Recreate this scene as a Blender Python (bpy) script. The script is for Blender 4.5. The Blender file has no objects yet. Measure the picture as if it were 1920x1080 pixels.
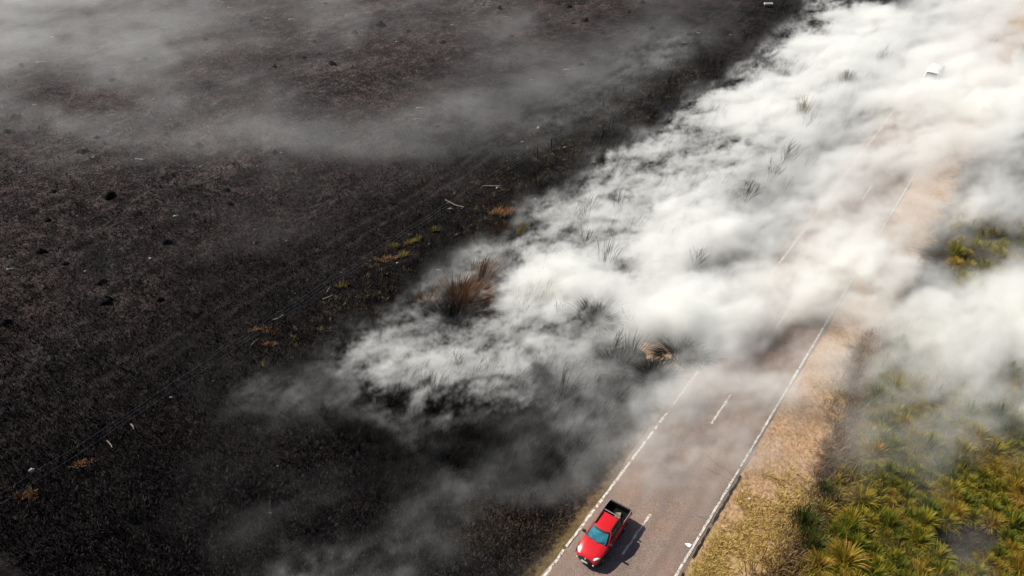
import bpy, bmesh, math, random
import numpy as np
from mathutils import Vector, Matrix

random.seed(7)
rng = np.random.default_rng(7)
S = bpy.context.scene
C = S.collection
R = math.radians

# ------------------------------------------------------------------ camera
# world: X across the road (road centre x = 0), Y along the road, Z up, metres
PX_F = 1400.0                      # focal length in 1920-wide pixels
PITCH = 0.63983                    # below the horizon
AZ = 0.62079                       # camera looks this far left of the road direction
CAM = Vector((10.10, 0.0, 40.6))
FW = Vector((-math.sin(AZ), math.cos(AZ), 0))
RT = Vector((math.cos(AZ), math.sin(AZ), 0))
cd = bpy.data.cameras.new('camera')
cam = bpy.data.objects.new('camera', cd)
C.objects.link(cam)
cd.sensor_fit = 'HORIZONTAL'
cd.sensor_width = 36.0
cd.lens = 36.0 * PX_F / 1920.0
cd.clip_start = 0.5
cd.clip_end = 9000
cam.location = CAM
cam.rotation_euler = (math.pi / 2 - PITCH, 0, AZ)
S.camera = cam

# ------------------------------------------------------------------ world, sun, exposure
SUN_EL = R(45)
LX, LY = 0.985, 0.13                # horizontal direction the sunlight travels in
w = bpy.data.worlds.new('World')
S.world = w
w.use_nodes = True
nt = w.node_tree
nt.nodes.clear()
sky = nt.nodes.new('ShaderNodeTexSky')
sky.sky_type = 'NISHITA'
sky.sun_disc = False
sky.sun_elevation = SUN_EL
sky.sun_rotation = math.atan2(-LX, -LY)
bg = nt.nodes.new('ShaderNodeBackground')
bg.inputs['Strength'].default_value = 0.055
wo = nt.nodes.new('ShaderNodeOutputWorld')
nt.links.new(sky.outputs[0], bg.inputs['Color'])
nt.links.new(bg.outputs[0], wo.inputs['Surface'])

sd = bpy.data.lights.new('sun', 'SUN')
sd.energy = 4.9
sd.angle = R(0.53)
sd.color = (1.0, 0.955, 0.87)
sun = bpy.data.objects.new('sun', sd)
C.objects.link(sun)
hl = math.hypot(LX, LY)
sdir = Vector((LX / hl * math.cos(SUN_EL), LY / hl * math.cos(SUN_EL), -math.sin(SUN_EL)))
sun.rotation_euler = sdir.to_track_quat('-Z', 'Y').to_euler()
sun.location = (-60, -20, 60)

vs = S.view_settings
S.display_settings.display_device = 'sRGB'
vs.view_transform = 'Standard'
vs.look = 'None'
vs.gamma = 1.0
vs.exposure = 0.36
vs.use_curve_mapping = False
S.render.engine = 'CYCLES'
S.cycles.use_denoising = True
S.cycles.volume_bounces = 14
S.cycles.max_bounces = 16
S.cycles.diffuse_bounces = 2
S.cycles.glossy_bounces = 3
S.cycles.volume_step_rate = 1.0
S.cycles.volume_max_steps = 512


# ------------------------------------------------------------------ helpers
def ground(px, py, z=0.0):
    """the place on the ground that is seen at a pixel of the 1920x1080 photograph"""
    u = (px - 960.0) / PX_F
    v = -(py - 540.0) / PX_F
    f = math.cos(PITCH) + v * math.sin(PITCH)
    dz = -math.sin(PITCH) + v * math.cos(PITCH)
    t = (z - CAM.z) / dz
    p = CAM + (RT * u + FW * f) * t
    return Vector((p.x, p.y, z))


def project(x, y, z):
    dx, dy, dz = x - CAM.x, y - CAM.y, z - CAM.z
    r = dx * RT.x + dy * RT.y
    f = dx * FW.x + dy * FW.y
    depth = f * math.cos(PITCH) - dz * math.sin(PITCH)
    up = f * math.sin(PITCH) + dz * math.cos(PITCH)
    return 960 + PX_F * r / depth, 540 - PX_F * up / depth, depth


def metres_per_px(py):
    return CAM.z / (math.cos(PITCH) * (py - 540.0 + PX_F * math.tan(PITCH)))


def tag(o, label=None, cat=None, group=None, kind=None):
    for k, v in (('label', label), ('category', cat), ('group', group), ('kind', kind)):
        if v:
            o[k] = v
    return o


def empty(name, loc=(0, 0, 0), rz=0.0):
    o = bpy.data.objects.new(name, None)
    C.objects.link(o)
    o.location = loc
    o.rotation_euler = (0, 0, rz)
    o.empty_display_size = 0.2
    return o


def mesh_np(name, verts, faces, mat=None, smooth=False, attrs=None):
    """faces: list of lists, or an (n,k) array"""
    me = bpy.data.meshes.new(name)
    verts = np.asarray(verts, dtype=np.float32)
    if isinstance(faces, np.ndarray):
        n, k = faces.shape
        me.vertices.add(len(verts))
        me.vertices.foreach_set('co', verts.ravel())
        me.loops.add(n * k)
        me.loops.foreach_set('vertex_index', faces.astype(np.int32).ravel())
        me.polygons.add(n)
        me.polygons.foreach_set('loop_start', np.arange(0, n * k, k, dtype=np.int32))
        me.polygons.foreach_set('loop_total', np.full(n, k, dtype=np.int32))
    else:
        me.from_pydata([tuple(v) for v in verts], [], faces)
    if attrs:
        for an, av in attrs.items():
            a = me.attributes.new(an, 'FLOAT', 'POINT')
            a.data.foreach_set('value', np.asarray(av, dtype=np.float32))
    me.update(calc_edges=True)
    if smooth:
        me.polygons.foreach_set('use_smooth', np.ones(len(me.polygons), dtype=bool))
    if mat:
        me.materials.append(mat)
    return me


def obj(name, me, parent=None, loc=None):
    o = bpy.data.objects.new(name, me)
    C.objects.link(o)
    if parent:
        o.parent = parent
    if loc is not None:
        o.location = loc
    return o


def bm_obj(name, bm, mat, parent=None, smooth=True, angle=40):
    bmesh.ops.recalc_face_normals(bm, faces=bm.faces)
    me = bpy.data.meshes.new(name)
    bm.to_mesh(me)
    bm.free()
    me.materials.append(mat)
    if smooth:
        me.polygons.foreach_set('use_smooth', np.ones(len(me.polygons), dtype=bool))
        me.set_sharp_from_angle(angle=R(angle))
    return obj(name, me, parent)


def add_box(bm, c, s, bevel=0.0, rot=None):
    m = Matrix.Translation(c)
    if rot is not None:
        m = m @ rot
    r = bmesh.ops.create_cube(bm, size=1.0, matrix=m @ Matrix.Diagonal((s[0], s[1], s[2], 1)))
    if bevel:
        es = list({e for v in r['verts'] for e in v.link_edges})
        bmesh.ops.bevel(bm, geom=es, offset=bevel, segments=2, affect='EDGES', profile=0.6)


def tube(bm, pts, rad, seg=6, cap=True):
    """round bar along points; rad a number or one per point"""
    pts = [Vector(p) for p in pts]
    rads = rad if isinstance(rad, (list, tuple)) else [rad] * len(pts)
    rings = []
    for i, p in enumerate(pts):
        t = (pts[min(i + 1, len(pts) - 1)] - pts[max(i - 1, 0)]).normalized()
        a = Vector((0, 0, 1)) if abs(t.z) < 0.9 else Vector((1, 0, 0))
        e1 = t.cross(a).normalized()
        e2 = t.cross(e1)
        rings.append([bm.verts.new(p + (e1 * math.cos(k * 2 * math.pi / seg) + e2 * math.sin(k * 2 * math.pi / seg)) * rads[i]) for k in range(seg)])
    for a, b in zip(rings, rings[1:]):
        for k in range(seg):
            bm.faces.new((a[k], a[(k + 1) % seg], b[(k + 1) % seg], b[k]))
    if cap:
        bm.faces.new(rings[0][::-1])
        bm.faces.new(rings[-1])


LATTICES = {}


def lattice_noise(x, y, scale, seed):
    """smooth value noise in 0..1 on arrays"""
    if seed not in LATTICES:
        LATTICES[seed] = np.random.default_rng(seed).random((256, 256)).astype(np.float32)
    g = LATTICES[seed]
    fx, fy = x / scale, y / scale
    ix, iy = np.floor(fx).astype(int), np.floor(fy).astype(int)
    tx, ty = fx - ix, fy - iy
    tx, ty = tx * tx * (3 - 2 * tx), ty * ty * (3 - 2 * ty)
    a, b = g[ix & 255, iy & 255], g[(ix + 1) & 255, iy & 255]
    c, d = g[ix & 255, (iy + 1) & 255], g[(ix + 1) & 255, (iy + 1) & 255]
    return (a * (1 - tx) + b * tx) * (1 - ty) + (c * (1 - tx) + d * tx) * ty


def fbm(x, y, scale, seed, octaves=4, rough=0.5):
    s, a, t = 0.0, 1.0, 0.0
    for k in range(octaves):
        s = s + a * lattice_noise(x + 31.7 * k, y - 17.3 * k, scale / 2 ** k, seed + k)
        t += a
        a *= rough
    return s / t


# ------------------------------------------------------------------ materials
class Mat:
    """tiny wrapper for building node materials"""

    def __init__(self, name, rough=0.8, spec=0.3):
        self.m = bpy.data.materials.new(name)
        self.m.use_nodes = True
        self.t = self.m.node_tree
        self.b = self.t.nodes['Principled BSDF']
        self.b.inputs['Roughness'].default_value = rough
        self.b.inputs['Specular IOR Level'].default_value = spec

    def n(self, kind, **kw):
        nd = self.t.nodes.new(kind)
        for k, v in kw.items():
            setattr(nd, k, v)
        return nd

    def link(self, a, b):
        self.t.links.new(a, b)

    def pos(self):
        return self.n('ShaderNodeNewGeometry').outputs['Position']

    def noise(self, scale, detail=4, rough=0.6, vec=None, dist=0.0):
        nd = self.n('ShaderNodeTexNoise')
        nd.inputs['Scale'].default_value = scale
        nd.inputs['Detail'].default_value = detail
        nd.inputs['Roughness'].default_value = rough
        nd.inputs['Distortion'].default_value = dist
        self.link(vec if vec is not None else self.pos(), nd.inputs['Vector'])
        return nd.outputs['Fac']

    def scaled(self, vec, s, rz=0.0):
        mp = self.n('ShaderNodeMapping')
        mp.inputs['Scale'].default_value = s
        mp.inputs['Rotation'].default_value = (0, 0, rz)
        self.link(vec, mp.inputs['Vector'])
        return mp.outputs[0]

    def ramp(self, fac, stops, interp='LINEAR'):
        r = self.n('ShaderNodeValToRGB')
        r.color_ramp.interpolation = interp
        e = r.color_ramp.elements
        while len(e) < len(stops):
            e.new(0.5)
        for k, (p, c) in enumerate(stops):
            e[k].position = p
            e[k].color = (c, c, c, 1) if isinstance(c, (int, float)) else (*c, 1)
        self.link(fac, r.inputs[0])
        return r.outputs[0]

    def mix(self, fac, a, b, mode='MIX'):
        nd = self.n('ShaderNodeMix', data_type='RGBA', blend_type=mode)
        for v, s in ((fac, nd.inputs[0]), (a, nd.inputs[6]), (b, nd.inputs[7])):
            if isinstance(v, (int, float)):
                s.default_value = v
            elif isinstance(v, tuple):
                s.default_value = (*v, 1)
            else:
                self.link(v, s)
        return nd.outputs[2]

    def math(self, op, a, b=0.0, c=None):
        nd = self.n('ShaderNodeMath', operation=op)
        for k, v in enumerate((a, b) if c is None else (a, b, c)):
            if isinstance(v, (int, float)):
                nd.inputs[k].default_value = v
            else:
                self.link(v, nd.inputs[k])
        return nd.outputs[0]

    def color(self, c):
        if isinstance(c, tuple):
            self.b.inputs['Base Color'].default_value = (*c, 1)
        else:
            self.link(c, self.b.inputs['Base Color'])
        return self

    def bump(self, h, strength, dist):
        bp = self.n('ShaderNodeBump')
        bp.inputs['Strength'].default_value = strength
        bp.inputs['Distance'].default_value = dist
        self.link(h, bp.inputs['Height'])
        self.link(bp.outputs[0], self.b.inputs['Normal'])
        return self


def plain(name, col, rough=0.7, spec=0.3, metal=0.0, var=0.25, scale=9.0):
    m = Mat(name, rough, spec)
    f = m.noise(scale, 4, 0.6)
    lo = tuple(c * (1 - var) for c in col)
    hi = tuple(min(1, c * (1 + var)) for c in col)
    m.color(m.ramp(f, [(0.3, lo), (0.7, hi)]))
    m.b.inputs['Metallic'].default_value = metal
    return m.m


def ground_mat():
    """burnt field, straw verge and bare soil under the tussocks, by where they lie"""
    m = Mat('ground_soil', 0.95, 0.08)
    P = m.pos()
    sx = m.n('ShaderNodeSeparateXYZ')
    m.link(P, sx.inputs[0])
    x = sx.outputs[0]
    n1, n2, n3 = m.noise(0.09, 4, 0.55), m.noise(1.0, 6, 0.75), m.noise(3.6, 5, 0.8)
    # burnt ground: charcoal, patches of brown ash, grey ash specks
    char = m.ramp(n2, [(0.34, (0.003, 0.0025, 0.0025)), (0.52, (0.013, 0.0100, 0.0100)), (0.70, (0.042, 0.032, 0.031))])
    brown = m.ramp(n2, [(0.3, (0.005, 0.0033, 0.003)), (0.7, (0.038, 0.0275, 0.0265))])
    burnt = m.mix(m.ramp(n1, [(0.42, 0.0), (0.62, 1.0)]), char, brown)
    n4 = m.noise(0.33, 5, 0.7)
    burnt = m.mix(1.0, burnt, m.ramp(n4, [(0.36, 0.65), (0.50, 1.25), (0.66, 2.3)]), 'MULTIPLY')
    burnt = m.mix(m.ramp(n3, [(0.40, 0.95), (0.51, 0.0)]), burnt, (0.0025, 0.002, 0.002))
    burnt = m.mix(m.ramp(n3, [(0.56, 0.0), (0.68, 0.8)]), burnt, (0.085, 0.070, 0.066))
    # pale ash drifts, combed by the wind
    PA = m.scaled(P, (1.0, 0.35, 1.0), R(35))
    ash = m.math('MULTIPLY', m.ramp(m.noise(0.10, 6, 0.72, PA), [(0.52, 0.0), (0.68, 0.55)]), m.ramp(m.noise(2.4, 4, 0.75, PA), [(0.42, 0.0), (0.62, 1.0)]))
    burnt = m.mix(ash, burnt, (0.105, 0.096, 0.092))
    # heaviest fuel, blackest ground between fence and road; two old wheel tracks beyond the fence
    yy = sx.outputs[1]
    band = m.math('ADD', x, m.math('MULTIPLY', m.math('SUBTRACT', m.noise(0.05, 4, 0.6), 0.5), 26.0))
    black = m.math('MULTIPLY', m.ramp(m.math('MULTIPLY_ADD', band, 0.01, 1.0), [(0.48, 0.0), (0.60, 0.40)]), m.ramp(m.math('MULTIPLY', yy, 0.005), [(0.45, 1.0), (0.80, 0.25)]))
    burnt = m.mix(black, burnt, (0.004, 0.0035, 0.0035))
    burnt = m.mix(1.0, burnt, m.ramp(m.math('MULTIPLY_ADD', band, 0.01, 1.3), [(0.60, 2.2), (0.95, 1.0)]), 'MULTIPLY')
    for tx in (-39.2, -41.0):
        off = m.math('ABSOLUTE', m.math('ADD', m.math('SUBTRACT', x, tx), m.math('MULTIPLY', m.math('SUBTRACT', m.noise(0.06, 2, 0.5), 0.5), 3.0)))
        burnt = m.mix(m.math('MULTIPLY', m.ramp(off, [(0.10, 0.5), (0.42, 0.0)]), m.noise(0.8, 4, 0.7)), burnt, (0.07, 0.058, 0.054))
    # straw-coloured verge
    v1, v2 = m.noise(0.35, 5, 0.65), m.noise(3.0, 6, 0.75)
    straw = m.ramp(v2, [(0.30, (0.13, 0.075, 0.025)), (0.46, (0.40, 0.27, 0.095)), (0.66, (0.56, 0.42, 0.19))])
    dirt = m.ramp(v2, [(0.30, (0.24, 0.14, 0.09)), (0.48, (0.50, 0.305, 0.165)), (0.68, (0.68, 0.46, 0.275))])
    far = m.math('MULTIPLY_ADD', sx.outputs[1], 0.02, -0.62)          # bare pinkish soil up the road, straw nearer
    verge = m.mix(m.ramp(m.math('ADD', v1, m.math('MINIMUM', m.math('MAXIMUM', far, -0.14), 0.22)), [(0.40, 0.0), (0.58, 1.0)]), straw, dirt)
    soil = m.ramp(v2, [(0.3, (0.012, 0.009, 0.006)), (0.6, (0.045, 0.034, 0.020)), (0.8, (0.10, 0.075, 0.045))])
    # zones across the road, their edges frayed
    fray = m.math('ADD', m.math('MULTIPLY', m.math('SUBTRACT', m.noise(0.25, 6, 0.7), 0.5), 6.0),
                  m.math('MULTIPLY', m.math('SUBTRACT', m.noise(2.2, 3, 0.7), 0.5), 2.2))
    xr = m.math('ADD', x, fray)
    right = m.mix(m.ramp(m.math('MULTIPLY_ADD', xr, 0.05, 0.0), [(0.335, 0.0), (0.40, 1.0)]), verge, soil)
    fray_l = m.math('MULTIPLY', m.math('SUBTRACT', m.noise(0.9, 6, 0.75), 0.5), 2.6)
    xl = m.math('ADD', x, fray_l)
    edge = m.mix(m.ramp(m.math('MULTIPLY_ADD', xl, 0.1, 1.0), [(0.575, 0.0), (0.595, 1.0)]), burnt, m.mix(0.62, verge, (0.035, 0.028, 0.022)))
    near = m.ramp(m.math('MULTIPLY_ADD', xr, 0.1, 1.0), [(0.0, 0.0), (0.52, 0.5)])     # thinner burn close to the road
    edge = m.mix(m.math('MULTIPLY', near, m.ramp(n2, [(0.42, 0.0), (0.62, 1.0)])), edge, m.mix(n3, (0.03, 0.022, 0.018), (0.16, 0.12, 0.09)))
    sel = m.math('GREATER_THAN', x, 0.0)
    m.color(m.mix(sel, edge, right))
    m.bump(m.math('ADD', m.math('MULTIPLY', n2, 1.0), m.math('MULTIPLY', n3, 0.6)), 1.0, 0.35)
    return m.m


def road_mat():
    m = Mat('old_asphalt', 0.85, 0.25)
    a, b, c = m.noise(0.22, 5, 0.6), m.noise(14, 3, 0.8), m.noise(1.6, 5, 0.7)
    base = m.ramp(a, [(0.32, (0.162, 0.114, 0.092)), (0.50, (0.218, 0.153, 0.120)), (0.68, (0.245, 0.148, 0.102))])
    base = m.mix(m.ramp(c, [(0.40, 0.0), (0.75, 0.6)]), base, (0.26, 0.215, 0.19))
    # darker wheel paths, two to a lane
    sx = m.n('ShaderNodeSeparateXYZ')
    m.link(m.pos(), sx.inputs[0])
    wob = m.math('ADD', sx.outputs[0], m.math('MULTIPLY', m.math('SUBTRACT', m.noise(0.12, 3, 0.5), 0.5), 0.9))
    path = m.math('SINE', m.math('MULTIPLY', wob, 3.9))
    base = m.mix(m.math('MULTIPLY', m.ramp(path, [(0.2, 0.0), (0.9, 0.42)]), c), base, (0.095, 0.074, 0.064))
    sp = m.ramp(b, [(0.30, 0.45), (0.5, 1.0), (0.70, 1.5)])
    m.color(m.mix(1.0, base, sp, 'MULTIPLY'))
    m.bump(b, 0.35, 0.02)
    return m.m


def paint_mat():
    m = Mat('worn_road_paint', 0.7, 0.3)
    a, b = m.noise(4.0, 5, 0.75), m.noise(14, 4, 0.8)
    k = m.math('ADD', m.math('MULTIPLY', a, 0.6), m.math('MULTIPLY', b, 0.4))
    m.color(m.ramp(k, [(0.43, (0.19, 0.145, 0.12)), (0.50, (0.60, 0.55, 0.48)), (0.7, (0.80, 0.76, 0.69))]))
    return m.m


def blade_mat(name, stops, rough=0.6, spec=0.25, transl=True, per_object=0.35):
    """leaf blades: each blade picks a colour ('tone' on its points), each plant shifts it"""
    m = Mat(name, rough, spec)
    at = m.n('ShaderNodeAttribute', attribute_name='tone')
    oi = m.n('ShaderNodeObjectInfo')
    f = m.math('ADD', m.math('MULTIPLY', at.outputs['Fac'], 1.0 - per_object), m.math('MULTIPLY', oi.outputs['Random'], per_object))
    col = m.ramp(f, stops)
    m.color(col)
    if transl:
        tr = m.n('ShaderNodeBsdfTranslucent')
        mx = m.n('ShaderNodeMixShader')
        mx.inputs[0].default_value = 0.25
        m.link(col, tr.inputs['Color'])
        m.link(m.b.outputs[0], mx.inputs[1])
        m.link(tr.outputs[0], mx.inputs[2])
        out = m.t.nodes['Material Output']
        m.link(mx.outputs[0], out.inputs['Surface'])
    return m.m


M_GROUND = ground_mat()
M_ROAD = road_mat()
M_PAINT = paint_mat()
M_CRACK = plain('dark_crack_and_edge', (0.022, 0.019, 0.018), 0.95, 0.1)
M_TUSSOCK = blade_mat('tussock_leaf', [(0.08, (0.030, 0.055, 0.008)), (0.30, (0.090, 0.125, 0.012)), (0.50, (0.265, 0.245, 0.020)),
                                       (0.68, (0.43, 0.285, 0.033)), (0.84, (0.44, 0.205, 0.045)), (0.97, (0.46, 0.34, 0.15))])
M_GREEN = blade_mat('dark_green_leaf', [(0.1, (0.014, 0.032, 0.006)), (0.5, (0.05, 0.075, 0.012)), (0.95, (0.17, 0.15, 0.03))])
M_SCRUB = blade_mat('russet_scrub', [(0.08, (0.05, 0.024, 0.012)), (0.40, (0.19, 0.095, 0.045)), (0.66, (0.34, 0.21, 0.085)), (0.80, (0.15, 0.14, 0.03)), (0.96, (0.06, 0.08, 0.015))])
M_STRAW = blade_mat('dry_straw', [(0.1, (0.24, 0.135, 0.032)), (0.5, (0.55, 0.37, 0.095)), (0.9, (0.70, 0.53, 0.22))])
M_ORANGE = blade_mat('scorched_straw', [(0.1, (0.07, 0.03, 0.014)), (0.5, (0.32, 0.145, 0.065)), (0.9, (0.42, 0.27, 0.13))])
M_OLIVE = blade_mat('olive_straw', [(0.1, (0.08, 0.07, 0.012)), (0.5, (0.26, 0.20, 0.04)), (0.9, (0.38, 0.30, 0.08))])
M_STUB = blade_mat('half_burnt_straw', [(0.1, (0.012, 0.009, 0.006)), (0.5, (0.055, 0.040, 0.024)), (0.9, (0.17, 0.115, 0.06))])
M_REED = blade_mat('brown_reed', [(0.1, (0.022, 0.010, 0.005)), (0.5, (0.085, 0.032, 0.012)), (0.85, (0.20, 0.10, 0.035))])
M_CHAR = blade_mat('charred_stem', [(0.1, (0.003, 0.0025, 0.0025)), (0.62, (0.013, 0.010, 0.009)), (0.86, (0.045, 0.036, 0.034)), (0.98, (0.095, 0.076, 0.070))], 0.9, 0.1, False, 0.0)
M_SOOT = blade_mat('soot_black_stem', [(0.1, (0.003, 0.0025, 0.0025)), (0.7, (0.010, 0.008, 0.0075)), (0.98, (0.04, 0.028, 0.02))], 0.9, 0.1, False)
M_MOUND = plain('charred_mound', (0.009, 0.0075, 0.0075), 0.95, 0.1, var=0.8, scale=4)
M_ASH = plain('white_ash', (0.30, 0.29, 0.28), 0.95, 0.1, var=0.55, scale=5)
M_WOOD = plain('grey_post_wood', (0.055, 0.046, 0.040), 0.9, 0.15, var=0.5, scale=6)
M_PALEWOOD = plain('bleached_wood', (0.20, 0.165, 0.13), 0.9, 0.15, var=0.5, scale=6)
M_WIRE = plain('galvanised_wire', (0.42, 0.39, 0.35), 0.6, 0.4, metal=0.1)
M_WHITE = plain('white_paint', (0.80, 0.79, 0.76), 0.45, 0.5, var=0.04)
M_CLAY = plain('pale_clay', (0.48, 0.31, 0.19), 0.95, 0.1, var=0.3, scale=4)

# ------------------------------------------------------------------ ground, road
VOX_LO, VOX_HI = (-178.0, 4.0), (42.0, 176.0)


def axis(lo, hi, step, far):
    a = list(np.arange(lo, hi + 1e-6, step))
    s, p = step, lo
    pre = []
    while p > -far:
        s *= 1.35
        p -= s
        pre.append(p)
    post, s, p = [], step, hi
    while p < far:
        s *= 1.35
        p += s
        post.append(p)
    return np.array(pre[::-1] + a + post)


gx, gy = axis(-175, 50, 0.42, 4000), axis(-8, 185, 0.42, 4000)
XX, YY = np.meshgrid(gx, gy, indexing='xy')


def height(x, y):
    h = (fbm(x, y, 1.7, 11, 3, 0.6) - 0.5) * 0.34 + (fbm(x, y, 14, 21, 3) - 0.5) * 0.9
    clod = np.clip(lattice_noise(x * 1.0 + 7, y, 2.6, 91) - 0.72, 0, 1) * 1.1
    h = h + clod
    off = np.clip((np.abs(x) - 4.0) / 7.0, 0, 1)
    off = off * off * (3 - 2 * off)
    far = np.clip(1.6 - np.hypot(x + 50, y - 80) / 220, 0, 1)
    return h * off * far - 0.02 + np.clip((np.abs(x) - 3.7) / 3, 0, 1) * -0.12


ZZ = height(XX, YY)


def zat(x, y):
    return float(height(np.array([float(x)]), np.array([float(y)]))[0])


nx, ny = len(gx), len(gy)
ii = np.arange(nx * ny).reshape(ny, nx)
quads = np.stack([ii[:-1, :-1], ii[:-1, 1:], ii[1:, 1:], ii[1:, :-1]], -1).reshape(-1, 4)
g = obj('ground', mesh_np('ground', np.stack([XX, YY, ZZ], -1).reshape(-1, 3), quads, M_GROUND, True))
tag(g, kind='structure')

# road: crowned strip with crumbled edges
ry = np.concatenate([np.arange(-60, 200, 0.5), np.arange(200, 4000, 40)])
cols = 13
rv = []
for y in ry:
    l = -3.75 + 0.35 * (lattice_noise(np.array([y]), np.array([0.0]), 1.1, 5)[0] - 0.5) + 0.5 * (lattice_noise(np.array([y]), np.array([9.0]), 5, 6)[0] - 0.5)
    r = 3.85 + 0.25 * (lattice_noise(np.array([y]), np.array([40.0]), 0.9, 8)[0] - 0.5) + 0.35 * (lattice_noise(np.array([y]), np.array([70.0]), 6, 9)[0] - 0.5)
    for k in range(cols):
        t = k / (cols - 1)
        x = l + (r - l) * t
        z = 0.10 - 0.006 * x * x * 0.8
        if k in (0, cols - 1):
            z = -0.12
        rv.append((x, y, z))
ii = np.arange(len(rv)).reshape(len(ry), cols)
rq = np.stack([ii[:-1, :-1], ii[:-1, 1:], ii[1:, 1:], ii[1:, :-1]], -1).reshape(-1, 4)
road = obj('road', mesh_np('road', rv, rq, M_ROAD, True))
tag(road, kind='structure')


def road_z(x):
    return 0.10 - 0.0048 * x * x


def strip(name, x0, x1, y0, y1, rag=0.012, mat=M_PAINT, lift=0.006):
    """a painted strip on the crowned road with ragged edges"""
    n = max(2, int((y1 - y0) / 0.25))
    v = []
    for k in range(n + 1):
        y = y0 + (y1 - y0) * k / n
        a = x0 + random.uniform(-rag, rag)
        b = x1 + random.uniform(-rag, rag)
        v += [(a, y, road_z(a) + lift), (b, y, road_z(b) + lift)]
    f = np.array([(2 * k, 2 * k + 1, 2 * k + 3, 2 * k + 2) for k in range(n)])
    o = obj(name, mesh_np(name, v, f, mat), road)
    return o


# left edge line: worn into pieces; right edge line: nearly whole; centre dashes every 14 m
y = 8.0
while y < 175:
    ln = random.choice([0.5, 1.2, 2.4, 3.4, 4.6])
    strip('edge_line', -3.28, -3.12, y, y + ln, 0.03)
    y += ln + random.choice([0.12, 0.25, 0.5, 0.9])
y = 8.0
while y < 185:
    ln = random.uniform(6, 14)
    strip('edge_line', 3.12, 3.27, y, y + ln, 0.025)
    y += ln + random.uniform(0.05, 0.2)
for k in range(12):
    y0 = 25.9 + 13.35 * k
    if y0 < 180:
        strip('centre_dash', -0.14, 0.0, y0, y0 + 3.65, 0.04)


def crack(pts, wd):
    v, f = [], []
    for k, (x, y) in enumerate(pts):
        wk = wd * random.uniform(0.5, 1.3)
        v += [(x, y - wk, road_z(x) + 0.003), (x, y + wk, road_z(x) + 0.003)]
        if k:
            b = 2 * k
            f.append((b - 2, b, b + 1, b - 1))
    obj('road_crack', mesh_np('road_crack', v, np.array(f), M_CRACK), road)


for (x0, x1, y0, sl) in ((0.9, 3.7, 36.3, -0.35), (1.2, 3.6, 35.2, 0.1), (2.3, 3.75, 31.3, 0.05), (-3.0, 0.4, 44.2, 0.2), (-1.5, 2.6, 52.5, -0.1), (-2.9, -1.0, 40.5, 0.5)):
    pts, n = [], int(abs(x1 - x0) / 0.15)
    yy = y0
    for k in range(n + 1):
        yy += random.uniform(-0.07, 0.07)
        pts.append((x0 + (x1 - x0) * k / n, yy + sl * k / n))
    crack(pts, 0.018)

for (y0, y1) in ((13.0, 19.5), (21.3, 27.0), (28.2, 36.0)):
    strip('dark_edge_strip', 3.43, 3.53, y0, y1, 0.045, M_CRACK, 0.003)  # ragged dark strip just outside the right edge line

# ------------------------------------------------------------------ plants
def tuft_arrays(n, h, spread, lean=(0, 0), curl=0.9, wd=0.03, seg=4, hvar=0.45, base_r=0.12, seed=0, tone=(0, 1), dome=False):
    """n arching blades from one stool -> verts, quads, tones"""
    r = np.random.default_rng(seed)
    V, F, T = [], [], []
    for k in range(n):
        a = r.uniform(0, 2 * math.pi)
        out = r.uniform(0, 1) ** 0.7
        hh = h * r.uniform(1 - hvar, 1 + hvar * 0.4)
        if dome:
            hh *= 1.0 - 0.35 * out
        rad = spread * out * r.uniform(0.7, 1.15)
        bx, by = base_r * out * math.cos(a), base_r * out * math.sin(a)
        dx, dy = math.cos(a), math.sin(a)
        sx, sy = -dy, dx
        tw = r.uniform(-0.6, 0.6)
        sx, sy = sx * math.cos(tw) + dx * math.sin(tw), sy * math.cos(tw) + dy * math.sin(tw)
        b0 = len(V)
        tv = r.uniform(*tone)
        for s in range(seg + 1):
            t = s / seg
            q = rad * t ** 1.25
            z = hh * (t * (1 + 0.55 * curl) - 0.55 * curl * t ** 2.4 * (0.5 + out))
            lx, ly = lean[0] * t * t, lean[1] * t * t
            x, yv = bx + dx * q + lx, by + dy * q + ly
            wv = wd * (1.0 - 0.85 * t) * (0.6 + 0.8 * min(1, t * 3 + 0.3))
            V.append((x - sx * wv, yv - sy * wv, max(z, 0.0) - 0.03 * (s == 0)))
            V.append((x + sx * wv, yv + sy * wv, max(z, 0.0) - 0.03 * (s == 0)))
            T += [tv, tv]
        for s in range(seg):
            i0 = b0 + 2 * s
            F.append((i0, i0 + 1, i0 + 3, i0 + 2))
    return np.array(V, np.float32), np.array(F, np.int64), np.array(T, np.float32)


def tuft_mesh(name, mat, **kw):
    v, f, t = tuft_arrays(**kw)
    return mesh_np(name, v, f, mat, False, {'tone': t})


def scatter_mesh(name, mat, places, protos):
    """places: (x, y, z, rot, scale, proto) -> one mesh of many tufts"""
    V, F, T, base = [], [], [], 0
    for (x, y, z, a, s, k) in places:
        v, f, t = protos[k % len(protos)]
        ca, sa = math.cos(a) * s, math.sin(a) * s
        w_ = np.empty_like(v)
        w_[:, 0] = v[:, 0] * ca - v[:, 1] * sa + x
        w_[:, 1] = v[:, 0] * sa + v[:, 1] * ca + y
        w_[:, 2] = v[:, 2] * s + z
        V.append(w_)
        F.append(f + base)
        T.append(t)
        base += len(v)
    return mesh_np(name, np.concatenate(V), np.concatenate(F), mat, False, {'tone': np.concatenate(T)})


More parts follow.
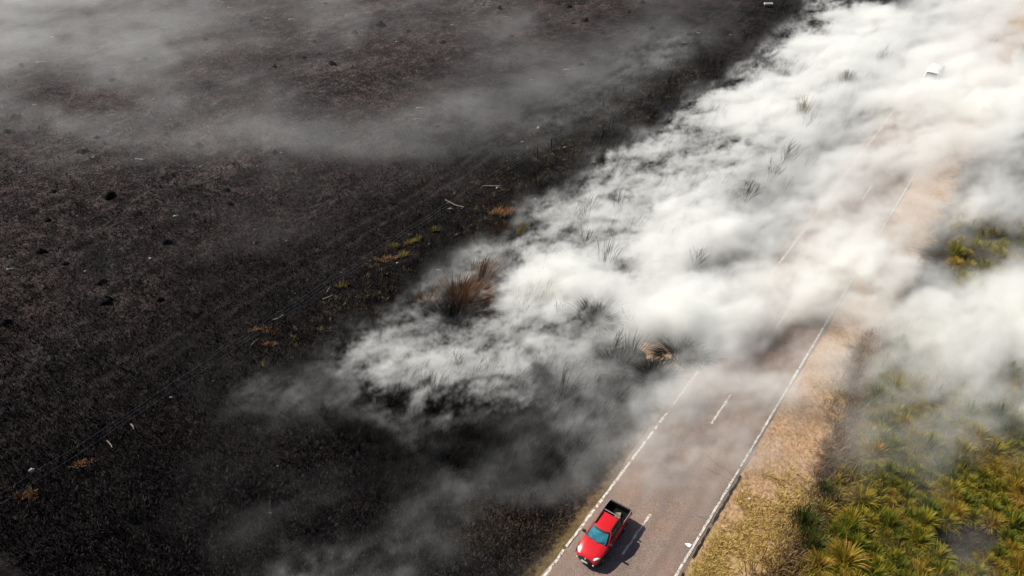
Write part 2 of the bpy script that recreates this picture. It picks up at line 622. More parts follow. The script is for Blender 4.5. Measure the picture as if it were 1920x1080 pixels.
# green-yellow tussock grass right of the verge: each tussock a thing
TUSS = [tuft_mesh('grass_tussock', M_TUSSOCK, n=330, h=0.78, spread=0.60 + 0.09 * (k % 3), curl=1.15, wd=0.017, seg=4, base_r=0.30, hvar=0.65,
                  seed=100 + k, tone=((0.0, 0.62) if k % 3 == 0 else (0.15, 0.85) if k % 3 == 1 else (0.3, 1.0)), dome=True) for k in range(9)]
LAB = ['leafy green grass tussock growing in the thicket right of the straw verge',
       'yellow-tipped green grass tussock growing in the thicket right of the straw verge',
       'orange-brown drying grass tussock growing in the thicket right of the straw verge']
spots = []
tries = 0
cand = []
while tries < 60000 and len(cand) < 1900:
    tries += 1
    x, y = random.uniform(7.5, 44), random.uniform(6, 84)
    px, py, d = project(x, y, 0.4)
    if not (1380 < px < 2400 and 380 < py < 1250):
        continue
    edge = 8.9 + 1.0 * math.sin(y * 0.21) + 0.01 * y
    if x < edge or (x - edge < 2.0 and random.random() < 0.55):
        continue
    # the bare smoking hollow by the right edge of the picture
    if (px - 1815) ** 2 / 75 ** 2 + (py - 1010) ** 2 / 45 ** 2 < 1:
        continue
    if any((x - a) ** 2 + (y - b) ** 2 < (0.74 if py > 760 else 1.25) ** 2 for a, b in spots):
        continue
    spots.append((x, y))
    cand.append((x, y, d + (1000 if px > 1945 or py > 1105 else 0)))
cand.sort(key=lambda q: q[2])
for k, (x, y, d) in enumerate(cand[:290]):
    kind = random.choice([0, 1, 1, 2, 0, 1])
    o = obj('grass_tussock', TUSS[kind + 3 * random.randrange(3)], None, (x, y, zat(x, y)))
    s = random.choice((0.6, 0.8, 0.95, 1.0, 1.1, 1.25, 1.45)) * random.uniform(0.92, 1.08)
    o.scale = (s * random.uniform(0.9, 1.1), s, s * random.uniform(0.85, 1.2))
    o.rotation_euler = (random.uniform(-0.12, 0.12), random.uniform(-0.12, 0.12), random.uniform(0, 6.28))
    hollow = math.hypot((project(x, y, 0.4)[0] - 1815) / 1.6, project(x, y, 0.4)[1] - 1010) < 78
    fringe = x < 9.9 + 1.0 * math.sin(y * 0.21)
    lb = LAB[kind]
    if hollow:
        lb = lb.replace('in the thicket right of the straw verge', 'round the bare smoking hollow in the thicket')
    elif fringe:
        lb = lb.replace('in the thicket right of the straw verge', 'at the thicket edge against the russet scrub')
    elif project(x, y, 0.4)[1] < 850:
        lb = lb.replace('in the thicket right of the straw verge', 'where thin smoke drifts over the thicket')
    tag(o, lb, 'grass tussock', 'tussocks of the grass thicket right of the verge')
proto = [tuft_arrays(n=100, h=0.8, spread=0.75, curl=1.15, wd=0.034, seg=3, base_r=0.3, seed=300 + k, dome=True) for k in range(4)]
rest = [(x, y, zat(x, y), random.uniform(0, 6.28), random.uniform(0.8, 1.3), random.randrange(4)) for x, y, d in cand[290:]]
if rest:
    tag(obj('grass_thicket', scatter_mesh('grass_thicket', M_TUSSOCK, rest, proto)), 'mass of tussock grass fading into the white smoke right of the road', 'grass', kind='stuff')

small = [tuft_arrays(n=26, h=0.5, spread=0.42, curl=1.0, wd=0.014, seg=3, base_r=0.2, seed=380 + k) for k in range(6)]
pl = []
for k in range(12000):
    x, y = random.uniform(8.8, 42), random.uniform(6, 70)
    px, py, d = project(x, y, 0)
    if 1400 < px < 2300 and py > 600 and (px - 1815) ** 2 / 80 ** 2 + (py - 1010) ** 2 / 48 ** 2 > 1 and len(pl) < 5200:
        pl.append((x, y, zat(x, y), random.uniform(0, 6.28), random.uniform(0.5, 1.6), k))
tag(obj('tangled_grass', scatter_mesh('tangled_grass', M_TUSSOCK, pl, small)), 'tangled olive grass filling the gaps between the tussocks', 'grass', kind='stuff')

# undergrowth between tussocks, russet scrub along the thicket's edge, straw on the verge, stubble on the burnt ground
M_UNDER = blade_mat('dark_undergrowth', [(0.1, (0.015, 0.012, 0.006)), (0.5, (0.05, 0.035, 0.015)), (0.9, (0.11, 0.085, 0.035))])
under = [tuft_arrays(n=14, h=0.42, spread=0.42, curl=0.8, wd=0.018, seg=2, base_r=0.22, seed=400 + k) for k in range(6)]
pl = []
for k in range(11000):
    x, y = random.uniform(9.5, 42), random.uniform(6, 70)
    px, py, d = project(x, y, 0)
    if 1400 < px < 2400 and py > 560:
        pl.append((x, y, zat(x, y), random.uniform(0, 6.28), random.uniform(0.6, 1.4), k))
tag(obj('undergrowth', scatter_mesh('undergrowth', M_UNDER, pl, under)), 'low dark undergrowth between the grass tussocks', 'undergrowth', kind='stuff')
pl = []
while len(pl) < 1700:
    y = random.uniform(8, 60)
    x = 8.4 + 0.9 * math.sin(y * 0.21) + random.gauss(0, 0.9)
    if x > 5.6:
        pl.append((x, y, zat(x, y), random.uniform(0, 6.28), random.uniform(0.6, 1.5), len(pl)))
tag(obj('russet_scrub', scatter_mesh('russet_scrub', M_SCRUB, pl, under)), 'russet brown scrub fringing the grass thicket beside the straw verge', 'scrub', kind='stuff')
short = [tuft_arrays(n=9, h=0.20, spread=0.26, curl=0.7, wd=0.016, seg=2, base_r=0.14, seed=500 + k) for k in range(6)]
pl = []
while len(pl) < 8000:
    y = random.uniform(6, 62)
    x = random.uniform(3.9, 8.4)
    keep = 0.95 - 0.85 * min(1.0, max(0.0, (y - 22.0) / 20.0))
    if fbm(np.array([x]), np.array([y]), 3.4, 71, 5, 0.65)[0] > 0.60 - 0.28 * keep and random.random() < 0.25 + keep:
        pl.append((x, y, zat(x, y), random.uniform(0, 6.28), random.uniform(0.5, 1.3), len(pl)))
tag(obj('verge_straw', scatter_mesh('verge_straw', M_STRAW, pl, short)), 'short golden straw on the right-hand verge of the road', 'straw', kind='stuff')
pl = []
for k in range(1500):
    y = random.uniform(10, 70)
    x = -3.9 - abs(random.gauss(0, 0.28))
    pl.append((x, y, zat(x, y), random.uniform(0, 6.28), random.uniform(0.4, 0.9), k))
for k in range(1100):
    y = random.uniform(30, 62)
    x = -4.2 - abs(random.gauss(0, 2.2))
    if fbm(np.array([x]), np.array([y]), 3.0, 77, 3)[0] > 0.52:
        pl.append((x, y, zat(x, y), random.uniform(0, 6.28), random.uniform(0.5, 1.1), k))
for k in range(700):
    q = ground(random.gauss(955, 75), random.gauss(985, 38))
    if q.x < -4.3:
        pl.append((q.x, q.y, zat(q.x, q.y), random.uniform(0, 6.28), random.uniform(0.5, 1.2), k))
tag(obj('roadside_stubble', scatter_mesh('roadside_stubble', M_STUB, pl, short)), 'half-burnt straw stubble along the left edge of the road', 'stubble', kind='stuff')
pl = []
while len(pl) < 900:
    x, y = -35.0 + random.gauss(2.0, 3.2), random.uniform(24, 110)
    if fbm(np.array([x]), np.array([y]), 4.5, 79, 4, 0.65)[0] > 0.535:
        pl.append((x, y, zat(x, y), random.uniform(0, 6.28), random.uniform(0.5, 1.4), len(pl)))
M_SINGED = blade_mat('singed_grass', [(0.1, (0.015, 0.012, 0.006)), (0.5, (0.085, 0.068, 0.026)), (0.9, (0.24, 0.18, 0.075))])
tag(obj('singed_grass', scatter_mesh('singed_grass', M_SINGED, pl, short)), 'singed olive grass left standing along the fence line', 'grass', kind='stuff')
stub = [tuft_arrays(n=4, h=0.17, spread=0.20, curl=0.3, wd=0.032, seg=1, base_r=0.35, seed=600 + k) for k in range(8)]
pl = []
while len(pl) < 85000:
    px, py = random.uniform(-40, 1500), 1080 * random.random() ** 0.72 + 8
    q = ground(px, py)
    if q.x < -4.6 and q.y > 4:
        pl.append((q.x, q.y, 0.0, random.uniform(0, 6.28), random.uniform(0.5, 1.5), len(pl)))
pa = np.array([(p[0], p[1]) for p in pl])
hz = height(pa[:, 0], pa[:, 1])
pl = [(p[0], p[1], float(hz[k]), p[3], p[4], p[5]) for k, p in enumerate(pl)]
tag(obj('charred_stubble', scatter_mesh('charred_stubble', M_CHAR, pl, stub)), 'charred stubble covering the burnt field', 'stubble', kind='stuff')
tall = [tuft_arrays(n=16, h=0.85, spread=0.5, lean=(0.2, 0.25), curl=0.4, wd=0.018, seg=2, base_r=0.25, seed=650 + k) for k in range(6)]
pl = []
while len(pl) < 1500:
    px, py = random.gauss(900, 170), random.gauss(790, 95)
    q = ground(px, py)
    if q.x < -6 and fbm(np.array([q.x]), np.array([q.y]), 4, 83, 2)[0] > 0.45:
        pl.append((q.x, q.y, zat(q.x, q.y), random.uniform(-0.6, 0.6), random.uniform(0.5, 1.2), len(pl)))
tag(obj('burnt_reeds', scatter_mesh('burnt_reeds', M_SOOT, pl, tall)), 'burnt black reeds standing between the fence and the road', 'burnt grass', kind='stuff')

stem = [tuft_arrays(n=5, h=1.25, spread=0.35, lean=(0.25, 0.3), curl=0.25, wd=0.016, seg=3, base_r=0.3, seed=680 + k) for k in range(8)]
pl = []
while len(pl) < 2600:
    x, y = -6.5 - 26 * random.random() ** 1.3, random.uniform(28, 150)
    if fbm(np.array([x]), np.array([y]), 6, 87, 2)[0] > 0.50:
        pl.append((x, y, zat(x, y), random.uniform(-0.7, 0.7), random.uniform(0.45, 1.35), len(pl)))
tag(obj('burnt_stems', scatter_mesh('burnt_stems', M_SOOT, pl, stem)), 'thin burnt stems poking through the smoke left of the road', 'burnt grass', kind='stuff')

# single plants
WIND = (0.45, 0.55)
k_seed = [900]


def plant(name, px, py, size, mat, label, cat, group=None, n=60, h=1.0, spread=0.6, lean=0.0, curl=0.8, wd=0.02, seg=3, base_r=0.2, stretch=1.0):
    q = ground(px, py)
    k_seed[0] += 1
    me = tuft_mesh(name, mat, n=n, h=h * size, spread=spread * size, lean=(WIND[0] * lean * size, WIND[1] * lean * size), curl=curl, wd=wd, seg=seg, base_r=base_r * size, seed=k_seed[0])
    o = obj(name, me, None, (q.x, q.y, zat(q.x, q.y)))
    o.rotation_euler = (0, 0, AZ)
    o.scale = (stretch, 1, 1)
    tag(o, label, cat, group)
    return o


def ragged_patch(name, px, py, wx, wy, n, mat, label, cat, h=0.3, group=None):
    """an uneven spread of short blades with gaps: what the fire left of a clump"""
    q = ground(px, py)
    k_seed[0] += 1
    rr = random.Random(k_seed[0])
    protos_ = [tuft_arrays(n=7, h=h, spread=0.22, lean=(0.08, 0.1), curl=0.8, wd=0.014, seg=2, base_r=0.10, seed=k_seed[0] * 7 + j) for j in range(4)]
    blobs = [(rr.gauss(0, 0.42), rr.gauss(0, 0.42), rr.uniform(0.18, 0.55)) for _ in range(5)]
    pl_ = []
    while len(pl_) < n:
        bx, by, br = blobs[rr.randrange(5)]
        x, y = bx + rr.gauss(0, br * 0.6), by + rr.gauss(0, br * 0.6)
        pl_.append((x * wx, y * wy, 0, rr.uniform(0, 6.28), rr.uniform(0.4, 1.5), rr.randrange(4)))
    o = obj(name, scatter_mesh(name, mat, pl_, protos_), None, (q.x, q.y, zat(q.x, q.y)))
    o.rotation_euler = (0, 0, AZ + rr.uniform(-0.3, 0.5))
    return tag(o, label, cat, group)


def bare_shrub(px, py, hgt, stems, label, group=None, spread=0.5, rad=0.02, name='bare_shrub', cat='bare shrub', mat=None):
    """burnt bush: forked tapering stems"""
    q = ground(px, py)
    rr = random.Random(px * 7 + py)
    bm = bmesh.new()
    for k in range(stems):
        a = rr.uniform(0, 6.28)
        ln = hgt * rr.uniform(0.65, 1.1)
        p = Vector((rr.uniform(-0.15, 0.15) * spread, rr.uniform(-0.15, 0.15) * spread, -0.05))
        d = Vector((math.cos(a) * spread * rr.uniform(0.2, 0.8) / hgt * 1.6 + 0.12, math.sin(a) * spread * rr.uniform(0.2, 0.8) / hgt * 1.6 + 0.12, 1)).normalized()
        pts = [p.copy()]
        for s in range(5):
            d = (d + Vector((rr.uniform(-0.16, 0.2), rr.uniform(-0.16, 0.2), -0.02))).normalized()
            p = p + d * ln / 5
            pts.append(p.copy())
        tube(bm, pts, [rad * (1 - 0.14 * i) for i in range(6)], 5)
        for t in range(3):
            b = pts[rr.randrange(2, 5)]
            e = (d + Vector((rr.uniform(-0.8, 0.8), rr.uniform(-0.8, 0.8), 0.2))).normalized()
            m_ = b + e * ln * 0.18
            tube(bm, [b, m_, m_ + (e + Vector((0, 0, 0.5))).normalized() * ln * 0.16], [rad * 0.6, rad * 0.45, rad * 0.25], 4)
    o = bm_obj(name, bm, mat or M_SOOT, None)
    o.location = (q.x, q.y, zat(q.x, q.y))
    return tag(o, label, cat, group)


plant('reed_clump', 905, 528, 1.5, M_REED, 'tall brown reed clump leaning right at the edge of the smoke', 'reed clump', n=260, h=1.5, spread=0.55, lean=0.7, wd=0.022, base_r=0.6, stretch=1.1)
plant('reed_clump', 868, 558, 1.5, M_REED, 'broad russet reed clump in front of the tall brown one', 'reed clump', n=420, h=0.85, spread=0.9, lean=0.4, wd=0.03, base_r=1.0, stretch=1.5)
plant('charred_tuft', 848, 598, 1.5, M_SOOT, 'large black burnt clump below the russet reeds', 'burnt clump', n=420, h=0.6, spread=1.1, wd=0.05, base_r=1.0, stretch=1.5)
plant('scorched_tuft', 800, 560, 0.7, M_ORANGE, 'small orange scorched tuft at the left foot of the reeds', 'grass tuft', n=90, h=0.7, spread=0.8, base_r=0.5, stretch=1.6)
plant('olive_tuft', 818, 545, 0.7, M_OLIVE, 'small olive tuft just left of the russet reeds', 'grass tuft', n=90, h=0.7, spread=0.7, base_r=0.5)
ragged_patch('scorched_tuft', 930, 404, 1.2, 0.9, 110, M_ORANGE, 'orange-brown scorched grass mound left of the smoke edge', 'grass tuft', 0.5)
ragged_patch('scorched_tuft', 948, 428, 1.3, 0.9, 110, M_REED, 'brown half-burnt tuft below the orange grass mound', 'grass tuft', 0.6)
ragged_patch('olive_tuft', 977, 424, 0.9, 0.9, 90, M_OLIVE, 'yellow-olive grass tuft touching the smoke beside the brown one', 'grass tuft', 0.65)
for (a, b, s, lb) in ((742, 462, 0.8, 'olive grass tuft on the fence line left of a pair'), (770, 452, 0.8, 'olive grass tuft, left one of the pair on the fence line'),
                      (784, 446, 0.6, 'olive grass tuft, right one of the pair on the fence line'), (643, 533, 0.6, 'yellow-green tuft at the foot of the crooked white post'),
                      (755, 475, 0.5, 'tiny olive tuft below the pair on the fence line'), (812, 430, 0.45, 'tiny olive tuft up the fence line from the pair')):
    ragged_patch('olive_tuft', a, b, s * 0.8, s * 0.6, int(46 * s), M_OLIVE, lb, 'grass tuft', 0.36)
for (a, b, s, lb) in ((718, 484, 0.9, 'flat orange straw patch beside the fence line'), (500, 612, 0.8, 'orange dry tuft beside the fence left of the crooked post'),
                      (505, 645, 0.55, 'tiny orange straw tuft below the fence'), (40, 926, 0.8, 'orange dry tuft near the lower left corner below the fence'),
                      (150, 862, 0.6, 'pale orange tuft below the fence near the white stone')):
    ragged_patch('straw_tuft', a, b, s * 1.3, s * 0.5, int(60 * s), M_ORANGE, lb, 'straw tuft', 0.22)
for (a, b, s, lb) in ((1585, 166, 1.9, 'dark green shrub standing out of the far smoke'),):
    plant('smoky_shrub', a, b, s, M_GREEN, lb, 'shrub', n=200, h=1.15, spread=0.5, curl=0.9, wd=0.03, base_r=0.5)
plant('smoky_shrub', 1500, 226, 1.7, M_OLIVE, 'orange-olive shrub standing alone in the far smoke', 'shrub', n=90, h=1.7, spread=0.65, curl=0.3, wd=0.035, base_r=0.3)
for (a, b, s_, lb) in ((1508, 968, 1.15, 'upright dark green shrub at the left edge of the thicket, upper one'), (1522, 1010, 1.0, 'dark green shrub at the left edge of the thicket, below the upright one'),
                       (1545, 905, 0.8, 'small dark green shrub at the top of the thicket edge')):
    plant('green_shrub', a, b + 14, s_, M_GREEN, lb, 'shrub', n=300, h=1.05, spread=0.65, curl=0.8, wd=0.018, base_r=0.6)
BG = 'bare burnt shrubs standing in the smoke'
for (a, b, h_, st, lb) in ((890, 712, 2.3, 9, 'tall bare burnt shrub at the lower edge of the smoke'), (858, 694, 1.9, 4, 'thin bare shrub just left of the tall bare one'),
                           (1150, 662, 2.1, 10, 'bare shrub with many upright stems left of the clay patches'), (1176, 612, 2.2, 3, 'thin pair of bare stems above the clay patches'),
                           (1206, 598, 2.0, 4, 'bare twiggy shrub against bright smoke above the clay patches'), (1465, 318, 4.0, 14, 'large grey bare shrub deep in the upper smoke'),
                           (1440, 345, 3.0, 16, 'low dark bare shrub below the large grey one'), (1395, 385, 3.0, 14, 'black bare shrub low in the middle of the smoke'),
                           (1500, 250, 3.4, 6, 'faint bare shrub below the orange-olive shrub'), (1046, 592, 2.0, 9, 'bare brown shrub in front of the brightest smoke'),
                           (1095, 462, 2.4, 10, 'bare shrub poking through smoke right of the olive tuft'), (1640, 130, 3.5, 14, 'black bare shrub in the far smoke left of the white van'),
                           (1300, 505, 2.6, 10, 'dark bare shrub in a grey hollow of the smoke')):
    bare_shrub(a, b, h_, st, lb, BG, 0.8, 0.022)
RG = 'reed tufts poking out of the smoke'
for (a, b, s, mt, lb) in ((1000, 566, 1.2, M_OLIVE, 'pale arching reeds against the cream-coloured smoke'), (1028, 560, 1.2, M_OLIVE, 'second tuft of arching reeds right of the pale ones'),
                          (1140, 490, 1.5, M_SOOT, 'grey feathery reed tuft in mid smoke'), (1100, 405, 1.3, M_SOOT, 'thin dark reed tuft near the smoke top left of the bright bank'),
                          (1160, 395, 1.3, M_SOOT, 'thin dark reed tuft right of the similar one near the bright bank'), (815, 740, 1.1, M_SOOT, 'black reeds below the smoke edge'),
                          (700, 615, 1.0, M_SOOT, 'sparse black reeds at the left tip of the smoke'), (980, 580, 1.1, M_REED, 'small brown tuft at the left end of the brightest smoke'),
                          (1185, 668, 1.2, M_SOOT, 'upright black reeds just left of the clay patches'), (1055, 730, 1.2, M_SOOT, 'black reeds below the grey smoke above the road bend')):
    plant('reed_tuft', a, b, s, mt, lb, 'reed tuft', RG, n=46, h=1.6, spread=0.8, lean=0.6, wd=0.020, base_r=0.7, curl=0.9)
for (a, b, s, lb) in ((1115, 600, 1.5, 'black burnt clump in a dark hole of the white smoke'), (1010, 684, 1.0, 'small black clump in a hollow of the grey smoke'),
                      (1160, 690, 1.3, 'black burnt clump left of the clay patches'), (1222, 706, 1.2, 'black clump with golden bits below the clay patches'),
                      (1275, 664, 1.2, 'black burnt clump right of the clay patches'), (1305, 672, 0.9, 'small black clump nearest the road beside the clay patches'),
                      (1660, 118, 1.8, 'black clump in the far smoke beside the white van'), (905, 718, 0.9, 'black clump at the foot of the tall bare shrub')):
    plant('charred_tuft', a, b, s, M_SOOT, lb, 'burnt clump', n=300, h=0.55, spread=0.95, wd=0.05, base_r=0.9, stretch=1.4)


def patch(name, px, py, wx, wy, mat, label, cat, group=None, hgt=0.10, rot=None, n=14, rings=3):
    """low irregular heap lying on the ground; wx, wy half sizes in metres across / along the view"""
    q = ground(px, py)
    rr = random.Random(int(px * 13 + py * 3))
    V, F = [(0, 0, hgt)], []
    ph = [rr.uniform(0.55, 1.25) for _ in range(n)]
    for j in range(1, rings + 1):
        t = j / rings
        for k in range(n):
            a = 2 * math.pi * k / n
            rad = t * ph[k] * rr.uniform(0.85, 1.12)
            V.append((wx * rad * math.cos(a), wy * rad * math.sin(a), (hgt * (1 - t * t) * rr.uniform(0.5, 1.3) if j < rings else -0.25)))
    for k in range(n):
        F.append((0, 1 + k, 1 + (k + 1) % n))
    for j in range(rings - 1):
        for k in range(n):
            a, b = 1 + j * n + k, 1 + j * n + (k + 1) % n
            F.append((a, a + n, b + n, b))
    me = mesh_np(name, V, [list(f) for f in F], mat, True)
    o = obj(name, me, None, (q.x, q.y, zat(q.x, q.y) + 0.04))
    o.rotation_euler = (0, 0, AZ if rot is None else rot)
    return tag(o, label, cat, group)


patch('clay_patch', 1240, 660, 2.3, 1.9, M_CLAY, 'larger pale clay patch between burnt clumps left of the road', 'bare patch', hgt=0.22)
patch('clay_patch', 1260, 686, 1.3, 0.8, M_CLAY, 'smaller pale clay patch below the larger one left of the road', 'bare patch', hgt=0.16)

# charred mounds and ash over the field
MOUNDS = [(40, 121, 14), (210, 148, 16), (30, 220, 26), (155, 283, 24), (310, 248, 13), (370, 270, 24), (470, 37, 10), (590, 78, 12), (570, 107, 13), (622, 120, 17), (715, 47, 24),
          (765, 60, 13), (830, 80, 14), (665, 60, 16), (937, 14, 14), (1098, 35, 18), (1068, 12, 14), (1205, 5, 14), (205, 368, 28), (100, 362, 14), (75, 470, 24), (120, 490, 16),
          (195, 562, 34), (185, 525, 26), (310, 450, 22), (385, 75, 15), (272, 108, 15), (515, 285, 16), (425, 354, 16), (515, 122, 14), (15, 250, 14), (182, 258, 13), (1075, 40, 10),
          (1222, 55, 16), (1180, 22, 10), (960, 68, 9), (1090, 121, 12), (610, 5, 10), (820, 240, 10), (90, 415, 18), (480, 452, 16), (430, 380, 16), (10, 605, 30), (300, 560, 18)]
ASH = [(178, 5, 16), (410, 4, 8), (430, 12, 14), (500, 29, 20), (545, 32, 22), (590, 44, 12), (100, 70, 14), (75, 116, 24), (17, 75, 8), (388, 98, 10), (257, 108, 8), (585, 12, 8),
       (65, 195, 14), (210, 212, 18), (205, 245, 14), (320, 221, 8), (258, 297, 24), (375, 307, 12), (528, 285, 12), (175, 294, 12), (40, 322, 10), (495, 283, 8), (288, 184, 5),
       (787, 203, 20), (1063, 141, 9), (1062, 130, 22), (950, 27, 18), (848, 46, 12), (745, 77, 10), (995, 150, 12), (782, 225, 22), (1010, 243, 14), (1060, 274, 10), (980, 267, 12),
       (1010, 240, 8), (330, 402, 22), (538, 448, 8), (477, 427, 10), (20, 502, 24), (158, 502, 12), (476, 453, 5), (280, 478, 12), (548, 543, 3), (553, 547, 3), (1115, 302, 14),
       (822, 503, 16), (895, 475, 8), (842, 376, 22), (845, 388, 16), (868, 386, 12), (935, 350, 14), (805, 455, 10), (745, 490, 10), (520, 872, 8), (505, 958, 14), (400, 715, 10), (320, 741, 14), (1285, 80, 14), (1370, 65, 10), (1310, 62, 14)]
BANDS = ((70, 'along the hazy top edge of the field'), (180, 'in the smoke-streaked upper field'), (330, 'in the middle of the burnt field'), (2000, 'in the clear dark lower field'))
ORD = 'first second third fourth fifth sixth seventh eighth ninth tenth eleventh twelfth thirteenth fourteenth fifteenth sixteenth seventeenth eighteenth nineteenth twentieth'.split()


def placed_labels(items, small, large, cut):
    """say which one by counting from the left within its size and its band of the field"""
    out, seen = [None] * len(items), {}
    for k in sorted(range(len(items)), key=lambda k: items[k][0]):
        a, b, wpx = items[k]
        what, where = (small if wpx < cut else large), next(t for lim, t in BANDS if b < lim)
        i = seen[what, where] = seen.get((what, where), -1) + 1
        out[k] = '%s, %s from the left %s' % (what, ORD[min(i, 19)], where)
    return out


MG = 'charred mounds dotted over the burnt field'
MOUND_LABELS = placed_labels(MOUNDS, 'small black mound', 'large black mound', 17)
ASH_LABELS = placed_labels(ASH, 'short white ash streak', 'long white ash streak', 13)
for k, (a, b, wpx) in enumerate(MOUNDS):
    r_ = wpx * metres_per_px(b) * 0.5
    lb = MOUND_LABELS[k]
    patch('charred_mound', a, b, r_, r_ * 0.9, M_MOUND, lb, 'mound', MG, hgt=r_ * 0.65, n=12, rings=4)
AG = 'white ash streaks scattered over the burnt field'
for k, (a, b, wpx) in enumerate(ASH):
    r_ = wpx * metres_per_px(b) * 0.5
    lb = ASH_LABELS[k]
    patch('ash_streak', a, b, r_, max(0.07, r_ * 0.16), M_ASH, lb, 'ash', AG, hgt=0.10, rot=AZ + random.uniform(-0.15, 0.3), n=10, rings=2)


def stick(name, a, b, c, d, rad, mat, label, cat, z0=0.08, z1=0.25, bend=0.1):
    p, q = ground(a, b), ground(c, d)
    mid = (p + q) / 2 + Vector((random.uniform(-bend, bend), random.uniform(-bend, bend), 0))
    bm = bmesh.new()
    pts = [Vector((v.x, v.y, zat(v.x, v.y) + z)) for v, z in ((p, z0), (mid, (z0 + z1) / 2), (q, z1))]
    o_ = pts[0].copy()
    tube(bm, [v - o_ for v in pts], [rad, rad * 0.9, rad * 0.6], 6)
    ob = bm_obj(name, bm, mat)
    ob.location = o_
    return tag(ob, label, cat)


stick('fallen_branch', 243, 789, 250, 802, 0.06, M_PALEWOOD, 'short pale branch lying below the fence', 'branch')
stick('fallen_branch', 198, 821, 209, 836, 0.05, M_PALEWOOD, 'pale branch slanting from the fence, lower left of the other', 'branch')
stick('fallen_branch', 605, 560, 624, 555, 0.07, M_PALEWOOD, 'pale bent branch lying right of the fence below the crooked post', 'branch')
stick('fallen_branch', 612, 547, 620, 538, 0.05, M_PALEWOOD, 'short pale branch beside the fence below the crooked post', 'branch')
stick('fallen_branch', 510, 598, 532, 590, 0.06, M_PALEWOOD, 'long whitish branch lying against the fence', 'branch')
stick('fallen_branch', 470, 645, 485, 635, 0.04, M_PALEWOOD, 'thin pale branch below the fence near the orange tuft', 'branch')
stick('fallen_branch', 835, 372, 870, 388, 0.07, M_PALEWOOD, 'whitish branch up the fence line above the olive pair', 'branch')
stick('fallen_branch', 905, 345, 938, 350, 0.06, M_PALEWOOD, 'thin pale branch farther up the fence line', 'branch')
q = ground(57, 879)
bm = bmesh.new()
bmesh.ops.create_icosphere(bm, subdivisions=2, radius=0.19)
for v in bm.verts:
    v.co *= random.uniform(0.8, 1.15)
    v.co.z *= 0.8
o = bm_obj('white_stone', bm, M_ASH, None, True, 30)
o.location = (q.x, q.y, zat(q.x, q.y) + 0.15)
tag(o, 'round white stone under the fence near the left edge of the picture', 'stone')
for (a, b, lb) in ((1291, 1023, 'white paper scrap stuck on the right edge line of the road'), (1406, 934, 'small white scrap lying on the straw verge, nearer one'), (1392, 920, 'tiny white scrap on the verge beside the edge line')):
    q = ground(a, b)
    bm = bmesh.new()
    sz = 0.26 if a < 1300 else 0.11
    n = 9
    ring = [bm.verts.new((sz * random.uniform(0.5, 1.2) * math.cos(k * 6.283 / n), sz * random.uniform(0.4, 0.9) * math.sin(k * 6.283 / n), random.uniform(0.0, 0.05))) for k in range(n)]
    c_ = bm.verts.new((0, 0, 0.07))
    for k in range(n):
        bm.faces.new((c_, ring[k], ring[(k + 1) % n]))
    o = bm_obj('litter_scrap', bm, M_WHITE, None, False)
    o.location = (q.x, q.y, (road_z(q.x) if q.x < 3.6 else zat(q.x, q.y)) + 0.012)
    tag(o, lb, 'litter')

# ------------------------------------------------------------------ fence along the burnt field
FX = ground(320, 735).x
fence = empty('wire_fence', (FX, 6, 0))
tag(fence, 'long wire fence with thin dark posts crossing the burnt field', 'fence')
fy, k = 3.0, 0
posts = []
while fy < 175:
    hh = random.uniform(1.0, 1.3)
    x = FX + random.uniform(-0.12, 0.12)
    z0 = zat(x, fy)
    bm = bmesh.new()
    lean = Vector((random.uniform(-0.12, 0.12), random.uniform(-0.12, 0.12), 0))
    tube(bm, [Vector((0, 0, -0.2)), lean * 0.5 + Vector((0, 0, hh * 0.5)), lean + Vector((0, 0, hh))], [0.055, 0.05, 0.045], 6)
    o = bm_obj('post', bm, M_WOOD, fence)
    o.location = (x - FX, fy - 6, z0)
    posts.append((x, fy, z0, hh, lean))
    fy += random.uniform(4.6, 6.4)
for frac in (0.34, 0.66, 0.96):
    bm = bmesh.new()
    pts = []
    for (a, b) in zip(posts, posts[1:]):
        for t in (0, 0.5):
            p0 = Vector((a[0], a[1], a[2] + a[3] * frac)) + a[4] * frac
            p1 = Vector((b[0], b[1], b[2] + b[3] * frac)) + b[4] * frac
            p = p0.lerp(p1, t)
            if t:
                p.z -= 0.07
            pts.append(p - Vector((FX, 6, 0)))
    run = []                                            # some spans burnt through
    for k_ in range(0, len(pts) - 2, 2):
        if random.random() < 0.16:
            if len(run) > 1:
                tube(bm, run, 0.010, 4)
                bm_obj('wire', bm, M_WIRE, fence)
                bm = bmesh.new()
            run = []
        else:
            run += pts[k_:k_ + 2]
    if len(run) > 1:
        tube(bm, run, 0.010, 4)
    bm_obj('wire', bm, M_WIRE, fence)
# crooked whitened post with a bit of wire
q = ground(645, 530)
bm = bmesh.new()
tube(bm, [(0, 0, -0.2), (0.02, 0.0, 0.5), (0.0, 0.05, 1.0), (-0.12, -0.05, 1.35)], [0.08, 0.075, 0.07, 0.06], 7)
o = bm_obj('crooked_post', bm, M_PALEWOOD)
o.location = (q.x, q.y, zat(q.x, q.y))
tag(o, 'crooked whitened fence post beside the wire fence', 'post')
for (a, b, h_, lb) in ((1033, 282, 1.7, 'thick dark post at the smoke edge, left one of two'), (1007, 295, 1.5, 'thinner dark post left of the thick one at the smoke edge')):
    q = ground(a, b)
    bm = bmesh.new()
    tube(bm, [(0, 0, -0.2), (0.03, 0, h_)], [0.10, 0.08], 8)
    o = bm_obj('gate_post', bm, M_WOOD)
    o.location = (q.x, q.y, zat(q.x, q.y))
    tag(o, lb, 'post')
